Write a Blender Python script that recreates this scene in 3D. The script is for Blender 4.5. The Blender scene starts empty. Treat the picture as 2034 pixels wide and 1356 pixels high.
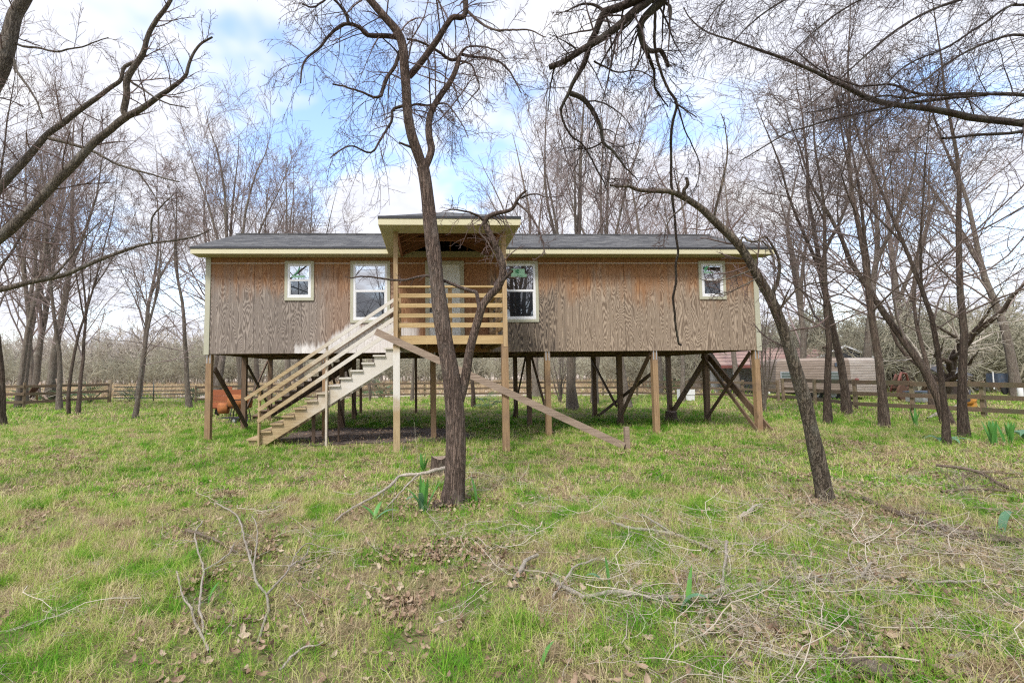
import bpy, math, random
import numpy as np
from mathutils import Matrix, Vector

sc = bpy.context.scene
COL = sc.collection
R_ = math.radians

# ---------------------------------------------------------------- camera
cam_data = bpy.data.cameras.new('camera')
cam_data.sensor_width = 36.0
cam_data.lens = 16.637
cam_data.shift_x = 0.0634
cam_data.clip_end = 3000
cam = bpy.data.objects.new('camera', cam_data)
COL.objects.link(cam)
cam.matrix_world = Matrix.Translation((0, 0, 1.65)) @ Matrix.Rotation(R_(93.8), 4, 'X') @ Matrix.Rotation(R_(-0.52), 4, 'Z')
sc.camera = cam

# ---------------------------------------------------------------- sky
SUN_EL, SUN_AZ = 52.0, 208.0          # azimuth clockwise from +Y: behind the camera, to the left
world = bpy.data.worlds.new('World')
sc.world = world
world.use_nodes = True
wt = world.node_tree
wt.nodes.clear()


def N(nt, t, ins=None, **props):
    n = nt.nodes.new(t)
    for k, v in props.items():
        setattr(n, k, v)
    if ins:
        for k, v in ins.items():
            if isinstance(v, bpy.types.NodeSocket):
                nt.links.new(v, n.inputs[k])
            else:
                n.inputs[k].default_value = v
    return n


def M(nt, op, a, b=0.0, c=0.0, clamp=False):
    n = nt.nodes.new('ShaderNodeMath')
    n.operation = op
    n.use_clamp = clamp
    for i, v in enumerate((a, b, c)):
        if isinstance(v, bpy.types.NodeSocket):
            nt.links.new(v, n.inputs[i])
        else:
            n.inputs[i].default_value = v
    return n.outputs[0]


def ramp(nt, fac, stops, interp='LINEAR'):
    n = nt.nodes.new('ShaderNodeValToRGB')
    n.color_ramp.interpolation = interp
    el = n.color_ramp.elements
    while len(el) < len(stops):
        el.new(0.5)
    for e, (p, c) in zip(el, stops):
        e.position = p
        e.color = (c, c, c, 1) if isinstance(c, (int, float)) else (*c, 1)
    nt.links.new(fac, n.inputs[0])
    return n.outputs[0]


def mix(nt, f, a, b):
    n = nt.nodes.new('ShaderNodeMix')
    n.data_type = 'RGBA'
    for i, v in ((0, f), (6, a), (7, b)):
        if isinstance(v, bpy.types.NodeSocket):
            nt.links.new(v, n.inputs[i])
        elif i == 0:
            n.inputs[0].default_value = v
        else:
            n.inputs[i].default_value = (*v, 1)
    return n.outputs[2]


def noise(nt, vec, scale=1.0, detail=3.0, rough=0.5, dist=0.0):
    n = nt.nodes.new('ShaderNodeTexNoise')
    nt.links.new(vec, n.inputs['Vector'])
    n.inputs['Scale'].default_value = scale
    n.inputs['Detail'].default_value = detail
    n.inputs['Roughness'].default_value = rough
    n.inputs['Distortion'].default_value = dist
    return n.outputs[0]


def sep(nt, v):
    n = nt.nodes.new('ShaderNodeSeparateXYZ')
    nt.links.new(v, n.inputs[0])
    return n.outputs


def comb(nt, x, y, z):
    n = nt.nodes.new('ShaderNodeCombineXYZ')
    for i, v in enumerate((x, y, z)):
        if isinstance(v, bpy.types.NodeSocket):
            nt.links.new(v, n.inputs[i])
        else:
            n.inputs[i].default_value = v
    return n.outputs[0]


def smooth(nt, v, a, b):
    n = nt.nodes.new('ShaderNodeMapRange')
    n.interpolation_type = 'SMOOTHSTEP'
    nt.links.new(v, n.inputs[0])
    n.inputs[1].default_value = a
    n.inputs[2].default_value = b
    return n.outputs[0]


sky = N(wt, 'ShaderNodeTexSky', sky_type='NISHITA', sun_disc=False, sun_elevation=R_(SUN_EL), sun_rotation=R_(SUN_AZ))
sky.air_density = 1.0
sky.dust_density = 1.2
sky.ozone_density = 1.5
tc = N(wt, 'ShaderNodeTexCoord')
dx, dy, dz = sep(wt, tc.outputs['Generated'])
den = M(wt, 'ADD', M(wt, 'MAXIMUM', dz, 0.0), 0.30)
pv = comb(wt, M(wt, 'DIVIDE', dx, den), M(wt, 'DIVIDE', dy, den), 3.7)
cl = noise(wt, pv, 2.1, 4.0, 0.58)
cover = ramp(wt, cl, [(0.345, 0.0), (0.515, 1.0)], 'EASE')
low = smooth(wt, dz, 0.02, 0.42)
cover2 = M(wt, 'MAXIMUM', cover, M(wt, 'SUBTRACT', 0.75, M(wt, 'MULTIPLY', low, 0.75)))
cloud = mix(wt, ramp(wt, cl, [(0.44, 1.0), (0.54, 0.45), (0.64, 1.0)]), (3.35, 3.5, 4.3), (4.75, 4.78, 4.95))
vm = N(wt, 'ShaderNodeVectorMath', operation='MULTIPLY')
wt.links.new(sky.outputs[0], vm.inputs[0])
vm.inputs[1].default_value = (1.95, 1.9, 1.9)
both = mix(wt, cover2, vm.outputs[0], cloud)
bg = N(wt, 'ShaderNodeBackground', {'Color': both, 'Strength': 0.10})
wo = N(wt, 'ShaderNodeOutputWorld', {'Surface': bg.outputs[0]})

# ---------------------------------------------------------------- sun (veiled by cloud)
sun_data = bpy.data.lights.new('sun', 'SUN')
sun_data.energy = 1.5
sun_data.angle = R_(13)
sun_data.color = (1.0, 0.96, 0.90)
sun = bpy.data.objects.new('sun', sun_data)
COL.objects.link(sun)
_d = Vector((math.sin(R_(SUN_AZ)) * math.cos(R_(SUN_EL)), math.cos(R_(SUN_AZ)) * math.cos(R_(SUN_EL)), math.sin(R_(SUN_EL))))
sun.rotation_euler = _d.to_track_quat('Z', 'Y').to_euler()
sun.location = (0, 0, 30)

sc.view_settings.view_transform = 'Standard'
sc.view_settings.look = 'None'
sc.view_settings.gamma = 1.0
sc.view_settings.exposure = 1.26
sc.view_settings.use_curve_mapping = False

# render cost: thin twigs and grass need a tight BVH, few bounces are enough outdoors
sc.cycles.max_bounces = 4
sc.cycles.diffuse_bounces = 2
sc.cycles.glossy_bounces = 2
sc.cycles.transmission_bounces = 2
sc.cycles.transparent_max_bounces = 4
sc.cycles.caustics_reflective = False
sc.cycles.caustics_refractive = False
sc.cycles.use_denoising = False      # keeps blades, twigs and grain crisp
sc.cycles.filter_width = 1.2

# ---------------------------------------------------------------- object helpers


def tag(o, label=None, cat=None, group=None, kind=None):
    if label:
        o['label'] = label
    if cat:
        o['category'] = cat
    if group:
        o['group'] = group
    if kind:
        o['kind'] = kind
    return o


def empty(name, loc, rz=0.0):
    o = bpy.data.objects.new(name, None)
    o.empty_display_size = 0.3
    COL.objects.link(o)
    o.location = loc
    o.rotation_euler = (0, 0, rz)
    return o


def thing(name, label, cat, loc=(0, 0, 0), rz=0.0, group=None):
    return tag(empty(name, loc, rz), label, cat, group)


def link(name, me, mat=None, parent=None):
    o = bpy.data.objects.new(name, me)
    COL.objects.link(o)
    if mat is not None and not me.materials:
        me.materials.append(mat)
    if parent is not None:
        o.parent = parent
    return o


class MB:
    """collects faces for one mesh"""

    def __init__(self):
        self.v = []
        self.f = []

    def add(self, vs, fs):
        b = len(self.v)
        self.v += [tuple(map(float, p)) for p in vs]
        self.f += [tuple(i + b for i in f) for f in fs]
        return self

    def box(self, x0, x1, y0, y1, z0, z1):
        return self.add([(x0, y0, z0), (x1, y0, z0), (x1, y1, z0), (x0, y1, z0), (x0, y0, z1), (x1, y0, z1), (x1, y1, z1), (x0, y1, z1)],
                        [(3, 2, 1, 0), (4, 5, 6, 7), (0, 1, 5, 4), (1, 2, 6, 5), (2, 3, 7, 6), (3, 0, 4, 7)])

    def beam(self, p0, p1, w, h, up=(0, 0, 1)):
        p0, p1, up = Vector(p0), Vector(p1), Vector(up)
        d = (p1 - p0).normalized()
        s = d.cross(up).normalized() * (w / 2)
        t = s.cross(d).normalized() * (h / 2)
        vs = [p0 - s - t, p0 + s - t, p0 + s + t, p0 - s + t, p1 - s - t, p1 + s - t, p1 + s + t, p1 - s + t]
        return self.add(vs, [(3, 2, 1, 0), (4, 5, 6, 7), (0, 1, 5, 4), (1, 2, 6, 5), (2, 3, 7, 6), (3, 0, 4, 7)])

    def prism(self, poly, vec):
        n = len(poly)
        vec = Vector(vec)
        vs = [Vector(p) for p in poly]
        vs += [p + vec for p in vs]
        fs = [tuple(range(n - 1, -1, -1)), tuple(range(n, 2 * n))]
        fs += [(i, (i + 1) % n, n + (i + 1) % n, n + i) for i in range(n)]
        return self.add(vs, fs)

    def tube(self, pts, rad, s=8, caps=True):
        P = np.array(pts, float)
        K = len(P)
        Rr = np.full(K, rad, float) if np.isscalar(rad) else np.array(rad, float)
        V, Q = tube_arrays(P[None], Rr[None], s)
        b = len(self.v)
        self.add(V, [tuple(q) for q in Q])
        if caps:
            self.f.append(tuple(b + i for i in range(s - 1, -1, -1)))
            self.f.append(tuple(b + (K - 1) * s + i for i in range(s)))
        return self

    def mesh(self, name, smooth_=False):
        me = bpy.data.meshes.new(name)
        me.from_pydata(self.v, [], self.f)
        me.update()
        if smooth_:
            me.shade_smooth()
        return me

    def build(self, name, mat, parent=None, smooth_=False):
        return link(name, self.mesh(name, smooth_), mat, parent)


def norm(a):
    return a / np.maximum(np.linalg.norm(a, axis=-1, keepdims=True), 1e-9)


def tube_arrays(P, Rr, s):
    """(N,K,3) centre lines and (N,K) radii -> vertices and quads"""
    n, K, _ = P.shape
    T = np.empty_like(P)
    T[:, 1:-1] = P[:, 2:] - P[:, :-2]
    T[:, 0] = P[:, 1] - P[:, 0]
    T[:, -1] = P[:, -1] - P[:, -2]
    T = norm(T)
    m = norm(P[:, -1] - P[:, 0])
    ax = np.where(np.abs(m[:, 2:3]) < 0.8, np.array([[0, 0, 1.0]]), np.array([[1.0, 0, 0]]))
    a = norm(np.cross(m, ax))[:, None, :]
    n1 = norm(a - (a * T).sum(-1, keepdims=True) * T)
    n2 = np.cross(T, n1)
    ang = np.arange(s) * 2 * math.pi / s
    V = P[:, :, None, :] + Rr[:, :, None, None] * (np.cos(ang)[None, None, :, None] * n1[:, :, None, :] + np.sin(ang)[None, None, :, None] * n2[:, :, None, :])
    V = V.reshape(-1, 3)
    base = (np.arange(n)[:, None, None] * K + np.arange(K - 1)[None, :, None]) * s
    i = np.arange(s)[None, None, :]
    j = (i + 1) % s
    Q = np.stack(np.broadcast_arrays(base + i, base + j, base + s + j, base + s + i), -1).reshape(-1, 4)
    return V, Q


def arrays_mesh(name, parts, mat, smooth_=True):
    Vs, Qs, b = [], [], 0
    for V, Q in parts:
        Vs.append(V)
        Qs.append(Q + b)
        b += len(V)
    me = bpy.data.meshes.new(name)
    me.from_pydata(np.concatenate(Vs), [], np.concatenate(Qs))
    me.update()
    if smooth_:
        me.shade_smooth()
    if mat:
        me.materials.append(mat)
    return me


def catmull(pts, per=4):
    P = np.array(pts, float)
    E0 = 2 * P[0] - P[1]
    E1 = 2 * P[-1] - P[-2]
    A = np.vstack([E0, P, E1])
    out = []
    for i in range(1, len(A) - 2):
        p0, p1, p2, p3 = A[i - 1], A[i], A[i + 1], A[i + 2]
        for k in range(per):
            t = k / per
            out.append(0.5 * ((2 * p1) + (-p0 + p2) * t + (2 * p0 - 5 * p1 + 4 * p2 - p3) * t * t + (-p0 + 3 * p1 - 3 * p2 + p3) * t ** 3))
    out.append(A[-2])
    return np.array(out)


def resample(P, K):
    d = np.r_[0, np.cumsum(np.linalg.norm(np.diff(P[:, :3], axis=0), axis=1))]
    t = np.linspace(0, d[-1], K)
    return np.stack([np.interp(t, d, P[:, i]) for i in range(P.shape[1])], 1)


def copy_tree(o, parent=None):
    c = o.copy()
    COL.objects.link(c)
    c.parent = parent
    for ch in o.children:
        copy_tree(ch, c)
    return c


_rz = np.random.RandomState(5)
_gp = [(_rz.uniform(.15, .9), _rz.uniform(0, 6.28), _rz.uniform(0, 6.28)) for _ in range(8)]


def gz(x, y):
    """gently uneven lawn"""
    x = np.asarray(x, float)
    y = np.asarray(y, float)
    z = np.zeros(np.broadcast(x, y).shape)
    for f, a, p in _gp:
        z = z + np.sin((x * math.cos(a) + y * math.sin(a)) * f + p)
    return z * 0.010


def vnoise(x, y, seed, scale):
    """smooth value noise in 0..1 on numpy arrays"""
    rs = np.random.RandomState(seed)
    g = rs.rand(64, 64)
    x = np.asarray(x) / scale + 500
    y = np.asarray(y) / scale + 500
    xi = np.floor(x).astype(int)
    yi = np.floor(y).astype(int)
    fx = x - xi
    fy = y - yi
    fx = fx * fx * (3 - 2 * fx)
    fy = fy * fy * (3 - 2 * fy)
    a = g[xi % 64, yi % 64]
    b = g[(xi + 1) % 64, yi % 64]
    c = g[xi % 64, (yi + 1) % 64]
    d = g[(xi + 1) % 64, (yi + 1) % 64]
    return (a * (1 - fx) + b * fx) * (1 - fy) + (c * (1 - fx) + d * fx) * fy

# ---------------------------------------------------------------- materials


def new_mat(name):
    m = bpy.data.materials.new(name)
    m.use_nodes = True
    nt = m.node_tree
    nt.nodes.clear()
    b = N(nt, 'ShaderNodeBsdfPrincipled')
    o = N(nt, 'ShaderNodeOutputMaterial', {'Surface': b.outputs[0]})
    return m, nt, b


def bump(nt, b, h, strength=0.4, dist=0.01):
    n = N(nt, 'ShaderNodeBump', {'Height': h, 'Strength': strength, 'Distance': dist})
    nt.links.new(n.outputs[0], b.inputs['Normal'])


def objvec(nt, sx=1, sy=1, sz=1, rnd=True):
    tc = N(nt, 'ShaderNodeTexCoord')
    mp = N(nt, 'ShaderNodeMapping', {'Vector': tc.outputs['Object'], 'Scale': (sx, sy, sz)})
    if rnd:
        oi = N(nt, 'ShaderNodeObjectInfo')
        r = M(nt, 'MULTIPLY', oi.outputs['Random'], 40.0)
        va = N(nt, 'ShaderNodeVectorMath', {0: mp.outputs[0], 1: comb(nt, r, r, r)}, operation='ADD')
        return va.outputs[0]
    return mp.outputs[0]


def wood(name, c_light, c_dark, axis='z', rough=0.8, blot=None, freq=1.0):
    m, nt, b = new_mat(name)
    lo, hi = 1.6 * freq, 42.0 * freq
    s = {'x': (lo, hi, hi), 'y': (hi, lo, hi), 'z': (hi, hi, lo)}[axis]
    v = objvec(nt, *s)
    g = noise(nt, v, 1.0, 4.0, 0.6, 0.6)
    v2 = objvec(nt, 2.2, 2.2, 1.1)
    g2 = noise(nt, v2, 1.0, 3.0, 0.6)
    c = mix(nt, ramp(nt, g, [(0.32, 0.0), (0.68, 1.0)]), c_dark, c_light)
    oi = N(nt, 'ShaderNodeObjectInfo')
    k = M(nt, 'ADD', 0.78, M(nt, 'ADD', M(nt, 'MULTIPLY', oi.outputs['Random'], 0.25), M(nt, 'MULTIPLY', g2, 0.35)))
    hs = N(nt, 'ShaderNodeHueSaturation', {'Color': c, 'Value': k})
    col = hs.outputs[0]
    if blot:
        g3 = noise(nt, objvec(nt, 1.3, 1.3, 1.3), 1.0, 5.0, 0.65)
        col = mix(nt, ramp(nt, g3, [(0.48, 0.0), (0.68, 1.0)]), col, blot)
    # knots
    vk = objvec(nt, *{'x': (1.1, 5, 5), 'y': (5, 1.1, 5), 'z': (5, 5, 1.1)}[axis])
    vo = N(nt, 'ShaderNodeTexVoronoi', {'Vector': vk, 'Scale': 1.0})
    kn = ramp(nt, vo.outputs['Distance'], [(0.05, 0.75), (0.11, 0.0)])
    col = mix(nt, kn, col, tuple(q * 0.35 for q in c_dark))
    nt.links.new(col, b.inputs['Base Color'])
    b.inputs['Roughness'].default_value = rough
    bump(nt, b, g, 0.35, 0.004)
    return m


def paint(name, col, rough=0.6, var=0.12, dirt=None, scale=2.0, metallic=0.0, bmp=0.0):
    m, nt, b = new_mat(name)
    v = objvec(nt, 1, 1, 1)
    g = noise(nt, v, scale, 5.0, 0.6)
    hs = N(nt, 'ShaderNodeHueSaturation', {'Color': (*col, 1), 'Value': M(nt, 'ADD', 1.0 - var, M(nt, 'MULTIPLY', g, 2 * var))})
    c = hs.outputs[0]
    if dirt:
        g2 = noise(nt, v, scale * 2.3, 6.0, 0.7)
        c = mix(nt, ramp(nt, g2, [(0.47, 0.0), (0.72, 0.9)]), c, dirt)
    nt.links.new(c, b.inputs['Base Color'])
    b.inputs['Roughness'].default_value = rough
    b.inputs['Metallic'].default_value = metallic
    if bmp:
        bump(nt, b, noise(nt, v, scale * 14, 4.0, 0.6), bmp, 0.004)
    return m


def bark(name, c_light, c_dark, lichen=None, fs=1.0, strength=0.9, rough=0.95, lam=0.35):
    m, nt, b = new_mat(name)
    v = objvec(nt, 60 * fs, 60 * fs, 9.0 * fs, rnd=False)
    g = noise(nt, v, 1.0, 6.0, 0.7, 0.6)
    n1 = noise(nt, objvec(nt, 44 * fs, 44 * fs, 3.4 * fs, rnd=False), 1.0, 3.0, 0.6, 0.7)
    crack = smooth(nt, M(nt, 'ABSOLUTE', M(nt, 'SUBTRACT', n1, 0.5)), 0.0, 0.10)
    hgt = M(nt, 'MULTIPLY', M(nt, 'ADD', g, 0.2), M(nt, 'ADD', M(nt, 'MULTIPLY', crack, 0.65), 0.35))
    c = mix(nt, ramp(nt, hgt, [(0.16, 0.0), (0.60, 1.0)]), c_dark, c_light)
    if lichen:
        l = noise(nt, objvec(nt, 3, 3, 2, rnd=False), 1.0, 6.0, 0.7)
        c = mix(nt, ramp(nt, l, [(0.50, 0.0), (0.66, lam)]), c, lichen)
    oi = N(nt, 'ShaderNodeObjectInfo')
    hs = N(nt, 'ShaderNodeHueSaturation', {'Color': c, 'Value': M(nt, 'ADD', 0.85, M(nt, 'MULTIPLY', oi.outputs['Random'], 0.3))})
    nt.links.new(hs.outputs[0], b.inputs['Base Color'])
    b.inputs['Roughness'].default_value = rough
    b.inputs['Specular IOR Level'].default_value = 0.2
    bump(nt, b, hgt, strength, 0.035 / fs)
    return m


def twig(name, c1, c2):
    m, nt, b = new_mat(name)
    g = noise(nt, objvec(nt, 0.7, 0.7, 0.7), 1.0, 3.0, 0.6)
    c = mix(nt, ramp(nt, g, [(0.35, 0.0), (0.65, 1.0)]), c1, c2)
    nt.links.new(c, b.inputs['Base Color'])
    b.inputs['Roughness'].default_value = 0.9
    b.inputs['Specular IOR Level'].default_value = 0.2
    return m


mt = {}
mt['bark_hero'] = bark('bark_hero', (0.235, 0.17, 0.138), (0.045, 0.032, 0.027), (0.34, 0.29, 0.25), 1.0, 1.0, lam=0.45)
mt['bark_limb'] = bark('bark_limb', (0.17, 0.125, 0.105), (0.045, 0.032, 0.028), (0.26, 0.22, 0.19), 1.6, 0.8, lam=0.4)
mt['bark_lean'] = bark('bark_lean', (0.29, 0.235, 0.18), (0.05, 0.038, 0.03), (0.38, 0.37, 0.30), 0.8, 1.0, lam=0.5)
mt['bark_dark'] = bark('bark_dark', (0.13, 0.10, 0.085), (0.025, 0.018, 0.015), (0.22, 0.23, 0.18), 1.2, 0.9, lam=0.5)
mt['bark_left'] = bark('bark_left', (0.25, 0.21, 0.17), (0.045, 0.035, 0.028), (0.33, 0.31, 0.27), 1.1, 0.9, lam=0.5)
mt['bark_back'] = bark('bark_back', (0.235, 0.195, 0.158), (0.085, 0.066, 0.054), (0.30, 0.29, 0.235), 0.7, 0.6, lam=0.5)
mt['bark_brown'] = bark('bark_brown', (0.165, 0.122, 0.095), (0.04, 0.028, 0.022), (0.24, 0.215, 0.16), 0.8, 0.8, lam=0.5)
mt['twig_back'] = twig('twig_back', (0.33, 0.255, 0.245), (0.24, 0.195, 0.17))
mt['twig_right'] = twig('twig_right', (0.20, 0.155, 0.135), (0.13, 0.10, 0.085))
mt['twig_hero'] = twig('twig_hero', (0.20, 0.14, 0.125), (0.13, 0.09, 0.08))
mt['twig_dark'] = twig('twig_dark', (0.11, 0.08, 0.075), (0.065, 0.05, 0.045))
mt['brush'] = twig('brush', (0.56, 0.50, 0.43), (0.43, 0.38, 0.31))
mt['brush_green'] = twig('brush_green', (0.42, 0.41, 0.30), (0.32, 0.285, 0.215))
mt['fallen_pale'] = bark('fallen_pale', (0.52, 0.46, 0.38), (0.24, 0.20, 0.16), (0.60, 0.58, 0.50), 2.0, 0.6)
mt['fallen_dark'] = bark('fallen_dark', (0.26, 0.19, 0.14), (0.07, 0.05, 0.04), (0.40, 0.36, 0.30), 2.0, 0.7)
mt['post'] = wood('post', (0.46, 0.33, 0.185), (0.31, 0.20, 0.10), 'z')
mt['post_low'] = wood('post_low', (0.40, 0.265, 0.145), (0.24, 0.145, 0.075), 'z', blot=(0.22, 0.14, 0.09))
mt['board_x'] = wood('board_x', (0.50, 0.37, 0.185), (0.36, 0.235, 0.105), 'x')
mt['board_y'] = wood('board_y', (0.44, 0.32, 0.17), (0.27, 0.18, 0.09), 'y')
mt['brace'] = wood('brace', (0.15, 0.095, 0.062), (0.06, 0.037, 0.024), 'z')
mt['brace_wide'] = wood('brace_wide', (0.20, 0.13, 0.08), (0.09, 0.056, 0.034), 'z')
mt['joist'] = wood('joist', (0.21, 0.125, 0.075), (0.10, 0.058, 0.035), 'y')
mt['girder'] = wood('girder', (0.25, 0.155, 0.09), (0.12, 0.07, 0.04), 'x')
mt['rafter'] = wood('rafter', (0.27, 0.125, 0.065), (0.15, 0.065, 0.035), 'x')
mt['sheathing'] = wood('sheathing', (0.17, 0.075, 0.045), (0.09, 0.04, 0.025), 'x')
mt['loose_board'] = wood('loose_board', (0.35, 0.265, 0.20), (0.19, 0.135, 0.10), 'x')
mt['fence'] = wood('fence', (0.20, 0.14, 0.09), (0.085, 0.058, 0.037), 'x', blot=(0.12, 0.11, 0.06))
mt['fence_post'] = wood('fence_post', (0.30, 0.225, 0.145), (0.16, 0.11, 0.07), 'z', blot=(0.20, 0.17, 0.10))
mt['fascia'] = paint('fascia', (0.66, 0.605, 0.40), 0.55, 0.05)
mt['trim'] = paint('trim', (0.47, 0.455, 0.345), 0.6, 0.08)
mt['soffit'] = paint('soffit', (0.40, 0.37, 0.225), 0.7, 0.08)
mt['frieze'] = paint('frieze', (0.34, 0.315, 0.20), 0.7, 0.10)
mt['vinyl'] = paint('vinyl', (0.82, 0.82, 0.83), 0.35, 0.02)
mt['door'] = paint('door', (0.74, 0.76, 0.72), 0.4, 0.03)
mt['drip'] = paint('drip', (0.03, 0.03, 0.035), 0.5, 0.1)
mt['metal_dark'] = paint('metal_dark', (0.05, 0.05, 0.055), 0.5, 0.1)
mt['steel'] = paint('steel', (0.55, 0.56, 0.57), 0.35, 0.05, metallic=0.9)
mt['rust'] = paint('rust', (0.40, 0.145, 0.045), 0.85, 0.25, (0.16, 0.055, 0.025), 4.0, bmp=0.4)
mt['rust_dark'] = paint('rust_dark', (0.12, 0.06, 0.035), 0.85, 0.2, (0.05, 0.03, 0.02), 3.0)
mt['red_board'] = wood('red_board', (0.37, 0.115, 0.045), (0.25, 0.07, 0.03), 'x')
mt['inside_shade'] = paint('inside_shade', (0.05, 0.035, 0.028), 0.95, 0.1)  # near black: shade inside the attic and hutch put into the colour
mt['sticker'] = paint('sticker', (0.16, 0.52, 0.26), 0.5, 0.02)
mt['sticker_light'] = paint('sticker_light', (0.42, 0.74, 0.50), 0.5, 0.02)
mt['sticker_dark'] = paint('sticker_dark', (0.02, 0.22, 0.07), 0.5, 0.02)
mt['flash'] = paint('flash', (0.78, 0.68, 0.62), 0.5, 0.03)


def glass(name, base, spec_ior, rough):
    m, nt, b = new_mat(name)
    b.inputs['Base Color'].default_value = (*base, 1)
    b.inputs['Roughness'].default_value = rough
    b.inputs['IOR'].default_value = spec_ior
    g = noise(nt, objvec(nt, 2.5, 2.5, 2.5), 1.0, 2.0, 0.5)
    bump(nt, b, g, 0.02, 0.01)
    return m


mt['glass_up'] = glass('glass_up', (0.020, 0.024, 0.028), 6.5, 0.0)
mt['glass_low'] = glass('glass_low', (0.014, 0.018, 0.024), 2.3, 0.01)


def siding_mat():
    m, nt, b = new_mat('plywood_siding')
    tc = N(nt, 'ShaderNodeTexCoord')
    u, vv, z = sep(nt, tc.outputs['Object'])
    pid = M(nt, 'FLOOR', M(nt, 'DIVIDE', u, 1.2192))
    wn = N(nt, 'ShaderNodeTexWhiteNoise', {'W': pid}, noise_dimensions='1D')
    rnd = wn.outputs['Value']
    strip = M(nt, 'FLOOR', M(nt, 'DIVIDE', u, 0.4064))
    wn2 = N(nt, 'ShaderNodeTexWhiteNoise', {'W': strip}, noise_dimensions='1D')
    rnd2 = wn2.outputs['Value']
    vec = comb(nt, M(nt, 'MULTIPLY', u, 5.0), M(nt, 'MULTIPLY', rnd, 57.0), M(nt, 'MULTIPLY', z, 0.66))
    warp = noise(nt, comb(nt, M(nt, 'MULTIPLY', u, 14.0), rnd, M(nt, 'MULTIPLY', z, 5.0)), 1.0, 2.0, 0.5)
    base = noise(nt, vec, 1.0, 1.2, 0.4, 0.35)
    ph = M(nt, 'ADD', M(nt, 'MULTIPLY', base, 165.0), M(nt, 'MULTIPLY', warp, 6.0))
    grain = M(nt, 'ADD', 0.5, M(nt, 'MULTIPLY', M(nt, 'SINE', ph), 0.5))
    grain = M(nt, 'POWER', grain, 1.3)
    fine = noise(nt, comb(nt, M(nt, 'MULTIPLY', u, 150.0), 0.0, M(nt, 'MULTIPLY', z, 3.0)), 1.0, 3.0, 0.7)
    grain2 = M(nt, 'ADD', M(nt, 'MULTIPLY', grain, 0.66), M(nt, 'MULTIPLY', fine, 0.42))
    # weathering: rain-washed and grey below, still orange under the eave and inside the porch
    streak = noise(nt, comb(nt, M(nt, 'MULTIPLY', u, 9.0), rnd, M(nt, 'MULTIPLY', z, 0.9)), 1.0, 4.0, 0.6)
    blot = noise(nt, comb(nt, M(nt, 'MULTIPLY', u, 0.9), 3.0, M(nt, 'MULTIPLY', z, 0.8)), 1.0, 3.0, 0.5)
    zz = M(nt, 'ADD', z, M(nt, 'ADD', M(nt, 'MULTIPLY', M(nt, 'SUBTRACT', streak, 0.5), 1.5), M(nt, 'MULTIPLY', M(nt, 'SUBTRACT', blot, 0.5), 1.6)))
    right = smooth(nt, u, 7.5, 9.5)
    zz = M(nt, 'SUBTRACT', zz, M(nt, 'MULTIPLY', right, -0.12))
    wet = M(nt, 'SUBTRACT', 1.0, smooth(nt, zz, 3.45, 4.68))
    porch = M(nt, 'MULTIPLY', smooth(nt, u, 4.85, 5.05), M(nt, 'SUBTRACT', 1.0, smooth(nt, u, 7.25, 7.5)))
    wet = M(nt, 'MULTIPLY', wet, M(nt, 'SUBTRACT', 1.0, M(nt, 'MULTIPLY', porch, 0.85)))
    near = M(nt, 'MULTIPLY', smooth(nt, u, 2.7, 3.4), M(nt, 'SUBTRACT', 1.0, smooth(nt, u, 5.0, 5.4)))
    wet = M(nt, 'MULTIPLY', wet, M(nt, 'SUBTRACT', 1.0, M(nt, 'MULTIPLY', near, 0.35)))
    fresh = mix(nt, grain2, (0.20, 0.082, 0.033), (0.43, 0.225, 0.105))
    worn_l = mix(nt, grain2, (0.095, 0.073, 0.062), (0.41, 0.345, 0.295))
    worn_r = mix(nt, grain2, (0.11, 0.073, 0.050), (0.49, 0.385, 0.29))
    worn = mix(nt, smooth(nt, u, 6.0, 8.0), worn_l, worn_r)
    c = mix(nt, wet, fresh, worn)
    # black mildew beside the right-hand porch window
    mil = M(nt, 'MULTIPLY', smooth(nt, u, 7.2, 7.5), M(nt, 'SUBTRACT', 1.0, smooth(nt, M(nt, 'ADD', u, M(nt, 'MULTIPLY', M(nt, 'SUBTRACT', streak, 0.5), 2.2)), 8.5, 9.6)))
    mil = M(nt, 'MULTIPLY', mil, M(nt, 'SUBTRACT', 1.0, smooth(nt, zz, 3.5, 4.3)))
    mil = M(nt, 'MULTIPLY', mil, ramp(nt, grain2, [(0.15, 1.0), (0.85, 0.35)]))
    c = mix(nt, M(nt, 'MULTIPLY', mil, 0.85), c, (0.045, 0.038, 0.036))
    # rolled white primer round the stairs, ragged along its upper edge
    b1 = M(nt, 'ADD', 2.44, M(nt, 'MULTIPLY', M(nt, 'SUBTRACT', u, 3.0, clamp=True), 0.75, clamp=False))
    b1 = M(nt, 'MINIMUM', b1, 2.98)
    rag = M(nt, 'ADD', M(nt, 'MULTIPLY', M(nt, 'SUBTRACT', streak, 0.5), 0.55), M(nt, 'MULTIPLY', M(nt, 'SUBTRACT', fine, 0.5), 0.42))
    wp = smooth(nt, M(nt, 'SUBTRACT', M(nt, 'ADD', b1, rag), z), -0.06, 0.14)
    wp = M(nt, 'MULTIPLY', wp, M(nt, 'GREATER_THAN', u, 2.27))
    cut = M(nt, 'SUBTRACT', 1.0, smooth(nt, M(nt, 'ADD', u, M(nt, 'MULTIPLY', M(nt, 'SUBTRACT', fine, 0.5), 0.4)), 5.35, 5.55))
    wp = M(nt, 'MULTIPLY', wp, cut)
    white = mix(nt, grain2, (0.60, 0.56, 0.53), (0.80, 0.775, 0.75))
    c = mix(nt, M(nt, 'MULTIPLY', wp, 0.93), c, white)
    # grooves every eight inches
    gr = M(nt, 'ABSOLUTE', M(nt, 'SUBTRACT', M(nt, 'FRACT', M(nt, 'DIVIDE', u, 0.2032)), 0.5))
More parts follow.
